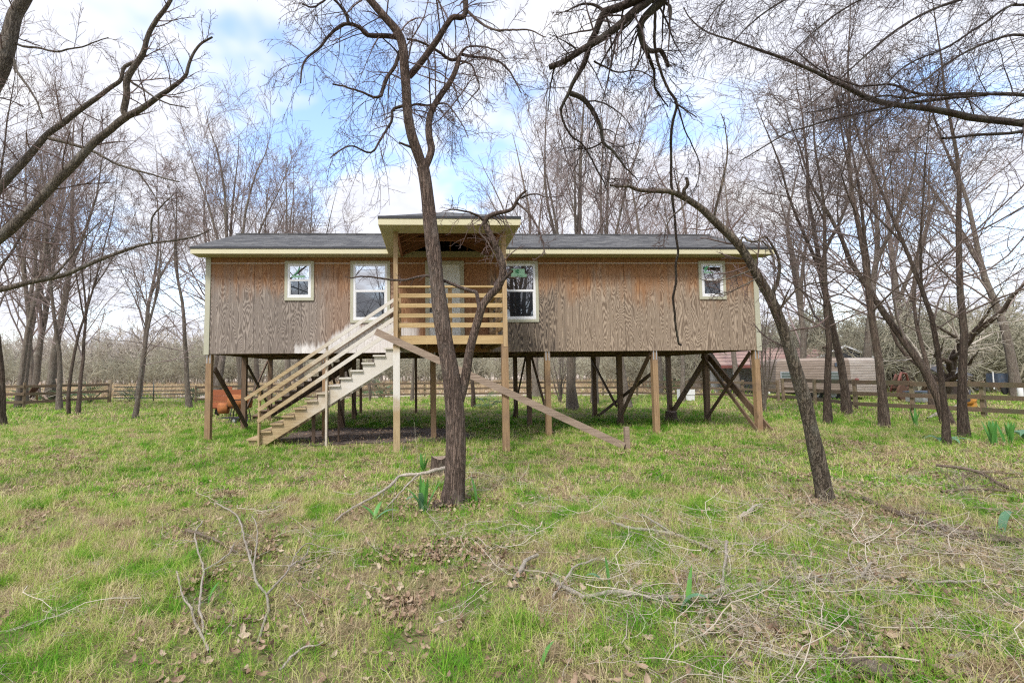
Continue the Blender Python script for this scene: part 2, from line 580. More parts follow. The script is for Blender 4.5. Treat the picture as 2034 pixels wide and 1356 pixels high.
    groove = M(nt, 'GREATER_THAN', gr, 0.482)
    c = mix(nt, M(nt, 'MULTIPLY', groove, 0.45), c, (0.06, 0.04, 0.03))
    tone = M(nt, 'ADD', 0.90, M(nt, 'ADD', M(nt, 'MULTIPLY', rnd, 0.14), M(nt, 'MULTIPLY', rnd2, 0.08)))
    hs = N(nt, 'ShaderNodeHueSaturation', {'Color': c, 'Value': tone})
    nt.links.new(hs.outputs[0], b.inputs['Base Color'])
    b.inputs['Roughness'].default_value = 0.85
    b.inputs['Specular IOR Level'].default_value = 0.25
    hh = M(nt, 'SUBTRACT', M(nt, 'MULTIPLY', grain2, 0.5), M(nt, 'MULTIPLY', groove, 1.5))
    bump(nt, b, hh, 0.35, 0.004)
    return m


def stair_mat(name, axis):
    """bare tan lumber with white overspray towards the wall and the top"""
    m, nt, b = new_mat(name)
    tc = N(nt, 'ShaderNodeTexCoord')
    u, vv, z = sep(nt, tc.outputs['Object'])
    s = {'x': (2.5, 40, 40), 'y': (40, 2.5, 40), 'z': (40, 40, 2.5)}[axis]
    g = noise(nt, objvec(nt, *s), 1.0, 4.0, 0.6, 0.5)
    c = mix(nt, ramp(nt, g, [(0.3, 0.0), (0.7, 1.0)]), (0.33, 0.225, 0.12), (0.53, 0.41, 0.235))
    n1 = noise(nt, objvec(nt, 3, 3, 3, rnd=False), 1.0, 5.0, 0.65)
    f = M(nt, 'ADD', u, M(nt, 'MULTIPLY', M(nt, 'SUBTRACT', n1, 0.5), 1.6))
    # the porch post next to the stairs took paint between knee and shoulder height only
    band = M(nt, 'MULTIPLY', smooth(nt, M(nt, 'ADD', z, M(nt, 'MULTIPLY', n1, 0.7)), 1.15, 1.65), M(nt, 'SUBTRACT', 1.0, smooth(nt, z, 2.00, 2.24)))
    post = M(nt, 'GREATER_THAN', u, 4.95)
    w1 = M(nt, 'MULTIPLY', smooth(nt, f, 2.5, 4.0), M(nt, 'SUBTRACT', 1.0, post))
    w = M(nt, 'ADD', w1, M(nt, 'MULTIPLY', post, band))
    w = M(nt, 'MULTIPLY', w, ramp(nt, g, [(0.25, 0.80), (0.6, 0.97)]))
    c = mix(nt, w, c, (0.74, 0.70, 0.64))
    nt.links.new(c, b.inputs['Base Color'])
    b.inputs['Roughness'].default_value = 0.8
    bump(nt, b, g, 0.3, 0.004)
    return m


def shingle_mat():
    m, nt, b = new_mat('asphalt_shingle')
    tc = N(nt, 'ShaderNodeTexCoord')
    u, v, z = sep(nt, tc.outputs['Object'])
    bk = N(nt, 'ShaderNodeTexBrick', {'Vector': comb(nt, u, M(nt, 'ADD', v, 30.0), 0.0), 'Scale': 1.0, 'Mortar Size': 0.008, 'Brick Width': 0.30, 'Row Height': 0.155,
                                     'Color1': (0.052, 0.052, 0.055, 1), 'Color2': (0.135, 0.133, 0.13, 1), 'Mortar': (0.03, 0.03, 0.033, 1)}, offset=0.37)
    g = noise(nt, comb(nt, M(nt, 'MULTIPLY', u, 5.0), M(nt, 'MULTIPLY', v, 9.0), z), 1.0, 4.0, 0.6)
    g2 = noise(nt, objvec(nt, 60, 60, 60), 1.0, 2.0, 0.6)
    k = M(nt, 'ADD', 0.45, M(nt, 'ADD', M(nt, 'MULTIPLY', g, 0.75), M(nt, 'MULTIPLY', g2, 0.3)))
    hs = N(nt, 'ShaderNodeHueSaturation', {'Color': bk.outputs['Color'], 'Value': k})
    nt.links.new(hs.outputs[0], b.inputs['Base Color'])
    b.inputs['Roughness'].default_value = 0.9
    bump(nt, b, bk.outputs['Fac'], -0.8, 0.01)
    return m


mt['siding'] = siding_mat()
mt['stair_x'] = stair_mat('stair_x', 'x')
mt['stair_y'] = stair_mat('stair_y', 'y')
mt['stair_z'] = stair_mat('stair_z', 'z')
mt['shingle'] = shingle_mat()

# ================================================================ ground
HX, HY, YAW = -6.214, 12.13, R_(2.2)


def hw(u, v, z=0.0):
    return (HX + u * math.cos(YAW) - v * math.sin(YAW), HY + u * math.sin(YAW) + v * math.cos(YAW), z)


def to_house(x, y):
    a = np.asarray(x) - HX
    b = np.asarray(y) - HY
    return a * math.cos(YAW) + b * math.sin(YAW), -a * math.sin(YAW) + b * math.cos(YAW)


def ground_mat():
    m, nt, b = new_mat('lawn_soil')
    v = objvec(nt, rnd=False)
    n1 = noise(nt, v, 0.9, 6.0, 0.65)
    n2 = noise(nt, v, 9.0, 5.0, 0.7)
    n3 = noise(nt, v, 60.0, 3.0, 0.7)
    n4 = noise(nt, v, 0.35, 4.0, 0.6)
    dry = mix(nt, ramp(nt, n2, [(0.3, 0.0), (0.7, 1.0)]), (0.15, 0.11, 0.068), (0.31, 0.24, 0.145))
    grn = mix(nt, ramp(nt, n3, [(0.3, 0.0), (0.7, 1.0)]), (0.085, 0.11, 0.033), (0.17, 0.19, 0.065))
    c = mix(nt, ramp(nt, n1, [(0.40, 0.0), (0.62, 0.75)]), dry, grn)
    x, y, z = sep(nt, v)
    # the pale dry meadow beyond the fence
    mead = mix(nt, ramp(nt, n4, [(0.35, 0.0), (0.65, 1.0)]), (0.46, 0.385, 0.295), (0.56, 0.465, 0.385))
    far = smooth(nt, M(nt, 'ADD', y, M(nt, 'MULTIPLY', n4, 4.0)), 32.0, 35.0)
    c = mix(nt, far, c, mead)
    nt.links.new(c, b.inputs['Base Color'])
    b.inputs['Roughness'].default_value = 1.0
    b.inputs['Specular IOR Level'].default_value = 0.1
    bump(nt, b, n2, 0.8, 0.04)
    return m


def dirt_mat():
    m, nt, b = new_mat('bare_dirt')
    v = objvec(nt, rnd=False)
    n1 = noise(nt, v, 2.2, 6.0, 0.65)
    n2 = noise(nt, v, 24.0, 5.0, 0.7)
    vo = N(nt, 'ShaderNodeTexVoronoi', {'Vector': v, 'Scale': 22.0})
    c = mix(nt, ramp(nt, n1, [(0.35, 0.0), (0.65, 1.0)]), (0.055, 0.042, 0.036), (0.16, 0.12, 0.10))
    c = mix(nt, ramp(nt, n2, [(0.45, 0.0), (0.7, 0.7)]), c, (0.24, 0.17, 0.12))
    nt.links.new(c, b.inputs['Base Color'])
    b.inputs['Roughness'].default_value = 1.0
    bump(nt, b, n2, 0.9, 0.03)
    return m


def build_ground():
    a = np.r_[np.linspace(-900, -60, 12), np.linspace(-48, 48, 97), np.linspace(60, 900, 12)]
    c = np.r_[np.linspace(-300, -20, 8), np.linspace(-14, 50, 86), np.linspace(60, 1500, 16)]
    X, Y = np.meshgrid(a, c)
    V = np.stack([X.ravel(), Y.ravel(), gz(X, Y).ravel()], 1)
    nx = len(a)
    i = np.arange(len(c) - 1)[:, None] * nx + np.arange(nx - 1)[None]
    Q = np.stack([i, i + 1, i + 1 + nx, i + nx], -1).reshape(-1, 4)
    o = link('ground', arrays_mesh('ground', [(V, Q)], ground_mat()))
    tag(o, kind='structure')
    # bare patch under the house
    rs = np.random.RandomState(8)
    n = 72
    th = np.arange(n) * 2 * math.pi / n
    rr = 1 + sum(rs.uniform(-.09, .09) * np.sin(th * k + rs.uniform(0, 6)) for k in range(2, 12))
    vs, fs = [], []
    for j, q in enumerate((0.0, 0.35, 0.7, 1.0)):
        for k in range(n):
            u = 4.25 + 2.75 * q * rr[k] * math.cos(th[k])
            v = 0.75 + 1.75 * q * rr[k] * math.sin(th[k])
            x, y, _ = hw(u, v)
            vs.append((x, y, float(gz(x, y)) + 0.012))
    for j in range(3):
        for k in range(n):
            fs.append((j * n + k, j * n + (k + 1) % n, (j + 1) * n + (k + 1) % n, (j + 1) * n + k))
    o = MB().add(vs, fs).build('dirt_patch', dirt_mat(), None, True)
    tag(o, kind='structure')


def in_dirt(x, y):
    u, v = to_house(x, y)
    return ((u - 4.25) / 2.75) ** 2 + ((v - 0.75) / 1.75) ** 2


build_ground()

# ================================================================ house
house = thing('stilt_house', 'plywood sided cabin raised on tall wooden posts with porch and stairs', 'house', (HX, HY, 0), YAW)
HL = 14.63
HD = 4.88
EZ = 4.86
SL = 0.406


def hb(name, mat, *boxes, parent=house):
    mb = MB()
    for bx in boxes:
        mb.box(*bx)
    return mb.build(name, mt[mat] if isinstance(mat, str) else mat, parent)


wall_front = empty('front_wall', (0, 0, 0))
wall_front.parent = house
for i in range(12):
    u0, u1 = i * 1.2192 + 0.003, (i + 1) * 1.2192 - 0.003
    dv = 0.002 * ((i * 7) % 3 - 1)
    hb('siding_panel', 'siding', (u0, u1, dv, 0.03, 2.19, 4.536), parent=wall_front)
    hb('siding_panel', 'siding', (u0, u1, dv, 0.03, 4.55, 4.72), parent=wall_front)
hb('flashing', 'flash', (0.10, HL - .10, -0.008, 0.02, 4.534, 4.552), parent=wall_front)
hb('back_wall', 'siding', (0, HL, HD - 0.03, HD, 2.19, 4.75))
for side, (a, b) in (('left', (0.0, 0.03)), ('right', (HL - 0.03, HL))):
    mb = MB().prism([(a, 0.032, 2.19), (a, HD - 0.032, 2.19), (a, HD - 0.032, 4.72), (a, HD / 2, 5.9), (a, 0.032, 4.72)], (b - a, 0, 0))
    mb.build('gable_wall', mt['siding'], house)
for u0, u1 in ((-0.025, 0.105), (HL - 0.105, HL + 0.025)):
    hb('corner_trim', 'trim', (u0, u1, -0.028, -0.004, 2.17, 4.69), (u0 if u0 < 0 else u1 - .02, u0 + .02 if u0 < 0 else u1, -0.004, 0.10, 2.17, 4.69))
# floor
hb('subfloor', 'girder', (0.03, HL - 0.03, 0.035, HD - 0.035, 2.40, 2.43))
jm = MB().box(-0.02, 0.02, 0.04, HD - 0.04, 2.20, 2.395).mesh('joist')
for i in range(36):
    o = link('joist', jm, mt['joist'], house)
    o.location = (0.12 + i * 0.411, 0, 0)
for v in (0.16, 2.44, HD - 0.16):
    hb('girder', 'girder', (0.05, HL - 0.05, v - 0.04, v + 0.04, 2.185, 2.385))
hb('attic_floor', 'inside_shade', (0.05, HL - 0.05, 0.06, HD - 0.05, 4.70, 4.73))

# roof: slopes with a notch where the porch roof runs in
PU0, PU1 = 4.72, 7.66
PC = (PU0 + PU1) / 2
PH = (PU1 - PU0) / 2
PV = -2.80
PRZ = EZ + 0.01 + PH * SL
PVE = (PRZ - EZ) / SL - 0.44
th = (0, 0, -0.025)
roof = MB()
RZ = EZ + (HD / 2 + 0.44) * SL
zf = lambda v: EZ + (v + 0.44) * SL
roof.prism([(-0.23, -0.44, EZ), (PU0 + .12, -0.44, EZ), (PC, PVE - .14, zf(PVE - .14)), (PU1 - .12, -0.44, EZ), (HL + 0.22, -0.44, EZ), (HL + 0.22, HD / 2, RZ), (-0.23, HD / 2, RZ)], th)
roof.prism([(-0.23, HD / 2, RZ), (HL + 0.22, HD / 2, RZ), (HL + 0.22, HD + 0.44, EZ), (-0.23, HD + 0.44, EZ)], th)
main_roof = roof.build('roof', mt['shingle'], house)
MB().box(-0.24, HL + 0.23, HD / 2 - 0.10, HD / 2 + 0.10, RZ - 0.035, RZ + 0.012).build('ridge_cap', mt['shingle'], main_roof)
hb('drip_edge', 'drip', (-0.235, PU0 + .10, -0.450, -0.440, EZ - 0.045, EZ + 0.004), (PU1 - .10, HL + 0.225, -0.450, -0.440, EZ - 0.045, EZ + 0.004), parent=main_roof)
for a, b in ((-0.22, PU0 + .30), (PU1 - .30, HL + 0.21)):
    hb('fascia', 'fascia', (a, b, -0.436, -0.412, 4.69, EZ - 0.04))
hb('fascia', 'fascia', (-0.22, HL + .21, HD + .412, HD + .436, 4.69, EZ - 0.04))
for a, b in ((-0.215, PU0 + 0.30), (PU1 - 0.30, HL + 0.205)):
    hb('soffit', 'soffit', (a, b, -0.412, -0.002, 4.695, 4.708))
for u0, u1 in ((-0.225, -0.20), (HL + 0.19, HL + 0.215)):
    mb = MB().prism([(u0, -0.41, 4.69), (u0, HD / 2, RZ - 0.20), (u0, HD + 0.41, 4.69), (u0, HD + 0.41, EZ - 0.03), (u0, HD / 2, RZ - 0.03), (u0, -0.41, EZ - 0.03)], (u1 - u0, 0, 0))
    mb.build('barge_board', mt['fascia'], house)
for u0, u1 in ((-0.2, -0.03), (HL + 0.03, HL + 0.19)):
    mb = MB().prism([(u0, -0.002, 4.70), (u0, HD / 2, RZ - 0.14), (u0, HD + 0.002, 4.70), (u0, HD + 0.002, 4.715), (u0, HD / 2, RZ - 0.12), (u0, -0.002, 4.715)], (u1 - u0, 0, 0))
    mb.build('soffit', mt['soffit'], house)

# porch roof
pr = MB()
z0 = EZ + 0.01
pr.prism([(PU0, PV, z0), (PU1, PV, z0), (PC, PV + PH, PRZ)], th)
pr.prism([(PU0, PV, z0), (PC, PV + PH, PRZ), (PC, PVE, PRZ), (PU0, -0.42, z0)], th)
pr.prism([(PU1, PV, z0), (PU1, -0.42, z0), (PC, PVE, PRZ), (PC, PV + PH, PRZ)], th)
porch_roof = pr.build('porch_roof', mt['shingle'], house)
for k, poly in enumerate(([(PU0, PV, z0), (PU1, PV, z0), (PC, PV + PH, PRZ)], [(PU0, PV, z0), (PC, PV + PH, PRZ), (PC, PVE, PRZ), (PU0, -0.42, z0)], [(PU1, PV, z0), (PU1, -0.42, z0), (PC, PVE, PRZ), (PC, PV + PH, PRZ)])):
    MB().prism([(x + (PC - x) * .03, y + (.05 if y < -2 else 0), z - .03) for x, y, z in poly], (0, 0, -.012)).build('sheathing', mt['sheathing'], porch_roof)
hb('drip_edge', 'drip', (PU0 - .005, PU1 + .005, PV - 0.012, PV - 0.002, z0 - 0.05, z0 + 0.004), (PU0 - .012, PU0 - .002, PV, -0.44, z0 - 0.05, z0 + .004), (PU1 + .002, PU1 + .012, PV, -0.44, z0 - 0.05, z0 + .004), parent=porch_roof)
hb('fascia', 'fascia', (PU0, PU1, PV, PV + 0.024, 4.69, z0 - 0.045), parent=porch_roof)
for a in (PU0, PU1 - .024):
    hb('fascia', 'fascia', (a, a + .024, PV + .025, -0.437, 4.69, z0 - 0.045), parent=porch_roof)
hb('soffit', 'soffit', (PU0 + .025, PU0 + .30, PV + .025, -0.44, 4.692, 4.704), parent=porch_roof)
hb('soffit', 'soffit', (PU1 - .30, PU1 - .025, PV + .025, -0.44, 4.692, 4.704), parent=porch_roof)
hb('soffit', 'soffit', (PU0 + .302, PU1 - .302, PV + .025, -2.26, 4.692, 4.704), parent=porch_roof)
hb('header_beam', 'frieze', (PU0 + .30, PU1 - .30, -2.255, -2.165, 4.70, 4.80), parent=porch_roof)
hb('header_beam', 'rafter', (PU0 + .30, PU0 + .36, -2.16, -0.02, 4.71, 4.84), parent=porch_roof)
hb('header_beam', 'rafter', (PU1 - .36, PU1 - .30, -2.16, -0.02, 4.71, 4.84), parent=porch_roof)
hb('wall_header', 'frieze', (PU0 + .30, PU1 - .30, -0.03, 0.05, 4.70, 4.86), parent=porch_roof)
hb('ridge_board', 'rafter', (PC - .02, PC + .02, PV + PH - .05, PVE, PRZ - .20, PRZ - .045), parent=porch_roof)
for v in (-1.75, -1.3, -0.9, -0.5, -0.1):
    zt = PRZ - 0.12 if v > PV + PH else PRZ - 0.12 - (PV + PH - v) * SL
    for ue in (PU0 + 0.33, PU1 - 0.33):
        ut = PC if v >= PV + PH else (PC - (v - PV) * -1 - 0 if False else PC)
        s = 1 if ue < PC else -1
        reach = PC - s * 0.03
        if v < PV + PH:
            reach = ue + s * max(0.25, (v - PV) - 0.33)
        ztop = 4.80 + abs(reach - ue) * SL
        MB().beam((ue, v, 4.79), (reach, v, ztop), 0.038, 0.13).build('rafter', mt['rafter'], porch_roof)
for s, ue in ((1, PU0 + 0.33), (-1, PU1 - 0.33)):
    MB().beam((ue, PV + .33 + .25, 4.82), (PC - s * 0.02, PV + PH, PRZ - 0.09), 0.038, 0.13).build('hip_rafter', mt['rafter'], porch_roof)
for v in (-1.9, -1.0):
    hb('ceiling_tie', 'rafter', (PU0 + .37, PU1 - .37, v - .02, v + .02, 4.86, 4.94), parent=porch_roof)
for u, l in ((6.32, 0.03), (6.74, 0.14)):
    MB().beam((u, 0.12, 4.74), (u + l, 0.14, 5.36), 0.038, 0.085, (0, 1, 0)).build('strut', mt['rafter'], porch_roof)

# deck
for i in range(15):
    v0 = -2.19 + i * 0.146
    hb('deck_board', 'board_x', (5.0, 7.42, v0, v0 + 0.138, 2.432, 2.457))
hb('rim_board', 'board_x', (4.985, 7.435, -2.245, -2.20, 2.265, 2.437))
hb('rim_board', 'board_y', (4.985, 5.02, -2.198, -0.006, 2.265, 2.430))
hb('rim_board', 'board_y', (7.40, 7.435, -2.198, -0.006, 2.265, 2.430))
for i in range(6):
    hb('deck_joist', 'joist', (5.32 + i * 0.36, 5.36 + i * 0.36, -2.195, -0.01, 2.27, 2.428))
hb('porch_post', 'post', (4.995, 5.085, -2.335, -2.248, 2.20, 4.695))
hb('porch_post', 'post', (7.335, 7.425, -2.335, -2.248, 2.20, 4.695))
hb('porch_post', 'stair_z', (4.985, 5.125, -2.33, -2.19, -0.15, 2.262))
hb('porch_post', 'post_low', (7.295, 7.435, -2.33, -2.19, -0.15, 2.262))
hb('porch_post', 'post', (5.00, 5.085, -1.12, -1.035, 2.458, 3.50))
hb('porch_post', 'post', (7.335, 7.42, -0.10, -0.015, 2.458, 3.50))
hb('porch_post', 'post', (6.16, 6.25, -2.185, -2.145, 2.458, 3.482))
hb('porch_post', 'post', (7.345, 7.385, -1.18, -1.09, 2.458, 3.482))
for z0_, z1_ in ((3.265, 3.355), (3.05, 3.14), (2.835, 2.925), (2.62, 2.72)):
    hb('porch_rail', 'board_x', (5.087, 7.333, -2.285, -2.247, z0_, z1_))
    hb('porch_rail', 'board_y', (7.386, 7.424, -2.243, -0.012, z0_, z1_))
    hb('porch_rail', 'board_y', (4.99, 5.03, -2.243, -1.122, z0_, z1_))
hb('rail_cap', 'board_x', (5.087, 7.333, -2.31, -2.21, 3.484, 3.52))
hb('rail_cap', 'board_y', (7.34, 7.43, -2.20, -0.012, 3.484, 3.52))

# stairs
RISE, RUN, S0 = 2.436 / 14, 0.2635, 1.555
stairs = empty('stairs', (0, 0, 0))
stairs.parent = house


def stringer(v0, v1, mat, parent, s0=S0, name='stringer'):
    poly = [(s0, v0, 0.0), (s0, v0, RISE - 0.04)]
    for i in range(1, 14):
        zt = i * RISE - 0.04
        poly.append((s0 + i * RUN, v0, zt))
        if i < 13:
            poly.append((s0 + i * RUN, v0, zt + RISE))
    poly += [(s0 + 13 * RUN, v0, 13 * RISE - 0.36), (s0 + 0.36, v0, 0.0)]
    return MB().prism(poly, (0, v1 - v0, 0)).build(name, mat, parent)


stringer(-1.10, -1.06, mt['stair_x'], stairs)
stringer(-0.10, -0.06, mt['stair_x'], stairs)
for i in range(1, 14):
    u = S0 + (i - 1) * RUN
    hb('tread', 'stair_y', (u - 0.035, u + RUN - 0.004, -1.15, -0.03, i * RISE - 0.038, i * RISE), parent=stairs)
hb('newel_post', 'stair_z', (1.785, 1.825, -1.195, -1.105, -0.05, 1.27), parent=stairs)
hb('newel_post', 'stair_z', (3.325, 3.370, -1.195, -1.105, -0.05, 2.31), parent=stairs)
hb('stair_prop', 'brace', (3.50, 3.545, -0.60, -0.55, -0.05, 1.15), parent=stairs)
hb('stair_prop', 'brace', (2.95, 3.02, -0.9, -0.83, -0.05, 1.0), parent=stairs)
hb('ledger', 'brace', (3.0, 3.55, -0.62, -0.58, 1.02, 1.16), parent=stairs)
gr_ = RISE / RUN
zt = lambda u: 1.285 + (u - 1.80) * 0.672
MB().beam((1.50, -1.215, zt(1.50)), (4.98, -1.215, zt(4.98)), 0.04, 0.075).build('handrail', mt['stair_x'], stairs)
for off in (0.215, 0.45, 0.70):
    MB().beam((1.795, -1.218, zt(1.795) - off), (5.0, -1.218, zt(5.0) - off), 0.038, 0.088).build('stair_rail', mt['stair_x'], stairs)
MB().beam((1.9, -0.06, zt(1.9) - .05), (4.95, -0.06, zt(4.95) - .05), 0.038, 0.07).build('handrail', mt['brace_wide'], stairs)

# posts and braces
US = (0.08, 3.05, 5.85, 8.87, 11.76, 14.55)
for r, v in enumerate((0.10, 2.44, HD - 0.10)):
    for k, u in enumerate(US):
        if r == 1 and k == 2:
            continue
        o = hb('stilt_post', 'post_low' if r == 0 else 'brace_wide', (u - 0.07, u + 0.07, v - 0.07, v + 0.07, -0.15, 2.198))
        if r == 0:
            for q in (-0.052, 0.026):
                hb('strap', 'steel', (u + q, u + q + 0.026, v - 0.075, v - 0.0705, 1.95, 2.188), parent=o)


def brace(u, v0, z0, v1, z1, w, t=0.04, mat='brace'):
    MB().beam((u, v0, z0), (u, v1, z1), t, w, (0, 0, 1)).build('brace', mt[mat], house)


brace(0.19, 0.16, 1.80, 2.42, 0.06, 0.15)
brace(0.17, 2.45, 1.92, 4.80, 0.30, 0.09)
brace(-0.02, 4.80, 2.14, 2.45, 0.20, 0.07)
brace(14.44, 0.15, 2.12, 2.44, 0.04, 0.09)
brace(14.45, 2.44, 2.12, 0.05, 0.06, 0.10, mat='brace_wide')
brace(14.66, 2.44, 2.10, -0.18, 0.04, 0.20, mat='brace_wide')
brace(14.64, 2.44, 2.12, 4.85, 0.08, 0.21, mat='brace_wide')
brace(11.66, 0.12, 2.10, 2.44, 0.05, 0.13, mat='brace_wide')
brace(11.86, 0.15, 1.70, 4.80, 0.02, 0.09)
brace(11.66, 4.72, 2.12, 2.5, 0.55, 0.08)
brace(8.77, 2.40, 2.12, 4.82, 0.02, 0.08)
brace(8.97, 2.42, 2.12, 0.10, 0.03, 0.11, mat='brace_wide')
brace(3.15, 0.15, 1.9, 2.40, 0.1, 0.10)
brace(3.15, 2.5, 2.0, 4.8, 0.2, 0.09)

# back landing and stairs, seen through the stilts
back_stairs = empty('back_stairs', (0, 0, 0))
back_stairs.parent = house
hb('landing', 'joist', (2.75, 5.3, 4.92, 7.3, 2.30, 2.45), parent=back_stairs)
for u, v in ((2.95, 7.2), (5.2, 7.2)):
    hb('landing_post', 'brace_wide', (u - .05, u + .05, v - .05, v + .05, -.15, 2.30), parent=back_stairs)
for v in (5.2, 6.2):
    stringer(v, v + .04, mt['brace'], back_stairs, 2.75 - 13 * RUN)
for i in range(1, 14):
    u = 2.75 - 13 * RUN + (i - 1) * RUN
    hb('tread', 'brace_wide', (u - .03, u + RUN - .004, 5.15, 6.28, i * RISE - .036, i * RISE), parent=back_stairs)

# windows and door
sticker_text = None


def window(u0, u1, z0, z1, lab, left_trim=True, stick=None):
    """u0..u1, z0..z1 outer casing; vinyl single-hung inside it"""
    w = empty('window', (0, 0, 0))
    w.parent = house
    w['label'] = lab
    t = 0.075
    hb('casing', 'trim', (u0, u1, -0.030, 0.0, z1 - t, z1), parent=w)
    hb('casing', 'trim', (u0, u1, -0.030, 0.0, z0, z0 + t), parent=w)
    if left_trim:
        hb('casing', 'trim', (u0, u0 + t, -0.028, 0.0, z0 + t, z1 - t), parent=w)
    hb('casing', 'trim', (u1 - t, u1, -0.028, 0.0, z0 + t, z1 - t), parent=w)
    a, b, c, d = u0 + t, u1 - t, z0 + t, z1 - t
    f = 0.055
    fr = MB()
    for bx in ((a, b, -0.024, -0.004, d - f, d), (a, b, -0.024, -0.004, c, c + f), (a, a + f, -0.022, -0.004, c + f, d - f), (b - f, b, -0.022, -0.004, c + f, d - f)):
        fr.box(*bx)
    fr.build('frame', mt['vinyl'], w)
    mz = c + (d - c) * 0.515
    sash = MB().box(a + f, b - f, -0.019, -0.004, mz - 0.028, mz + 0.028)
    s2 = 0.022
    sash.box(a + f, a + f + s2, -0.014, -0.004, c + f, mz - 0.028).box(b - f - s2, b - f, -0.014, -0.004, c + f, mz - 0.028)
    sash.box(a + f + s2, b - f - s2, -0.014, -0.004, c + f, c + f + s2)
    sash.build('sash', mt['vinyl'], w)
    hb('pane', 'glass_up', (a + f, b - f, -0.010, -0.005, mz + 0.028, d - f), parent=w)
    hb('pane', 'glass_low', (a + f + s2, b - f - s2, -0.009, -0.005, c + f + s2, mz - 0.028), parent=w)
    if stick:
        kind, sx, sz, sw, sh = stick
        x, z = u0 + sx, z0 + sz
        if kind == 'full':
            s = MB().box(x, x + sw, -0.0125, -0.0105, z, z + sh * 0.36).box(x, x + sw * 0.88, -0.0125, -0.0105, z + sh * 0.36, z + sh).build('sticker', mt['sticker_light'], w)
            lg = MB()
            cx, cz, r = x + sw * 0.42, z + sh * 0.68, sh * 0.27
            for q0, q1 in ((0.15, 1.9), (2.2, 3.9), (4.2, 5.9)):
                pts = [(cx, -0.0135, cz)] + [(cx + r * math.cos(q), -0.0135, cz + r * math.sin(q)) for q in np.linspace(q0, q1, 8)]
                lg.add(pts, [tuple(range(len(pts)))])
            lg.build('emblem', mt['sticker_dark'], w)
            cu = bpy.data.curves.new('lettering', 'FONT')
            cu.body = 'Ply Gem'
            cu.size = sh * 0.25
            cu.extrude = 0.0003
            to = bpy.data.objects.new('lettering', cu)
            COL.objects.link(to)
            to.rotation_euler = (math.pi / 2, 0, 0)
            to.location = (x + sw * 0.38, -0.0137, z + sh * 0.10)
            bpy.context.view_layer.update()
            me = bpy.data.meshes.new_from_object(to)
            lo = to.location.copy()
            bpy.data.objects.remove(to)
            to = link('lettering', me, mt['sticker_dark'], w)
            to.location = lo
            to.rotation_euler = (math.pi / 2, 0, 0)
        else:
            sg = 1 if kind == 'slash' else -1
            pts = [(x + sw * q, z + sh * p) for q, p in ((0.0, 0.0), (0.28, 0.10), (0.62, 0.52), (0.80, 1.0), (1.0, 1.0), (0.72, 0.40), (0.40, 0.02))]
            if kind == 'leaf':
                pts = [(x + sw * q, z + sh * p) for q, p in ((0.05, 0.0), (0.35, 0.05), (0.5, 0.55), (1.0, 1.0), (0.35, 0.92), (0.0, 0.5))]
            MB().prism([(q, -0.0125, p) for q, p in pts], (0, 0.002, 0)).build('sticker', mt['sticker'], w)
            hb('sticker', 'sticker_light', (x - 0.01, x + sw * 1.5, -0.0118, -0.0106, z - sh * 0.35, z - sh * 0.05), parent=w)
    return w


window(2.00, 2.755, 3.56, 4.60, 'small square window with green sticker left of the big window', stick=('slash', 0.185, 0.67, 0.22, 0.20))
window(3.70, 4.735, 2.97, 4.60, 'tall window above the stairs mirroring the sky')
window(7.63, 8.655, 2.97, 4.60, 'tall dark window with green sticker beside porch', stick=('full', 0.30, 1.205, 0.42, 0.215))
window(13.02, 13.755, 3.56, 4.60, 'small window with green sticker near right corner', stick=('leaf', 0.16, 0.76, 0.17, 0.15))

door = empty('door', (0, 0, 0))
door.parent = house
door['label'] = 'white six panel entry door behind the tree'
t = 0.10
for bx in ((5.655, 6.68, -0.030, 0.0, 4.50, 4.60), (5.655, 5.655 + t, -0.028, 0.0, 2.46, 4.50), (6.68 - t, 6.68, -0.028, 0.0, 2.46, 4.50)):
    hb('casing', 'trim', bx, parent=door)
slab = MB().box(5.757, 6.578, -0.016, 0.0, 2.462, 4.498).build('slab', mt['door'], door)
for a, b in ((5.85, 6.11), (6.22, 6.48)):
    for c, d in ((2.62, 3.10), (3.22, 3.86), (3.98, 4.34)):
        pm = MB()
        pm.box(a, b, -0.020, -0.0165, c, c + .025).box(a, b, -0.020, -0.0165, d - .025, d).box(a, a + .025, -0.020, -0.0165, c + .025, d - .025).box(b - .025, b, -0.020, -0.0165, c + .025, d - .025)
        pm.box(a + .05, b - .05, -0.022, -0.0165, c + .05, d - .05)
        pm.build('door_panel', mt['door'], door)
MB().tube([(5.80, -0.016, 3.50), (5.80, -0.045, 3.50)], [0.034, 0.030], 14).build('deadbolt', mt['steel'], door)
kb = MB().box(5.775, 5.825, -0.035, -0.016, 3.24, 3.36)
kb.build('lockset', mt['metal_dark'], door)

# loose things by the house
def at_house(name, label, cat, group=None):
    return thing(name, label, cat, (HX, HY, 0), YAW, group)


lb = at_house('loose_board', 'long grey plank slanting from the porch edge down to the grass', 'plank')
MB().beam((4.62, -2.36, 2.535), (9.86, -2.36, 0.075), 0.040, 0.145).build('plank', mt['loose_board'], lb)
stk = at_house('short_stake', 'short square wooden stake in the grass at the plank\'s lower end', 'stake')
MB().box(9.90, 9.995, -2.34, -2.25, -0.1, 0.47).build('stake', mt['loose_board'], stk)

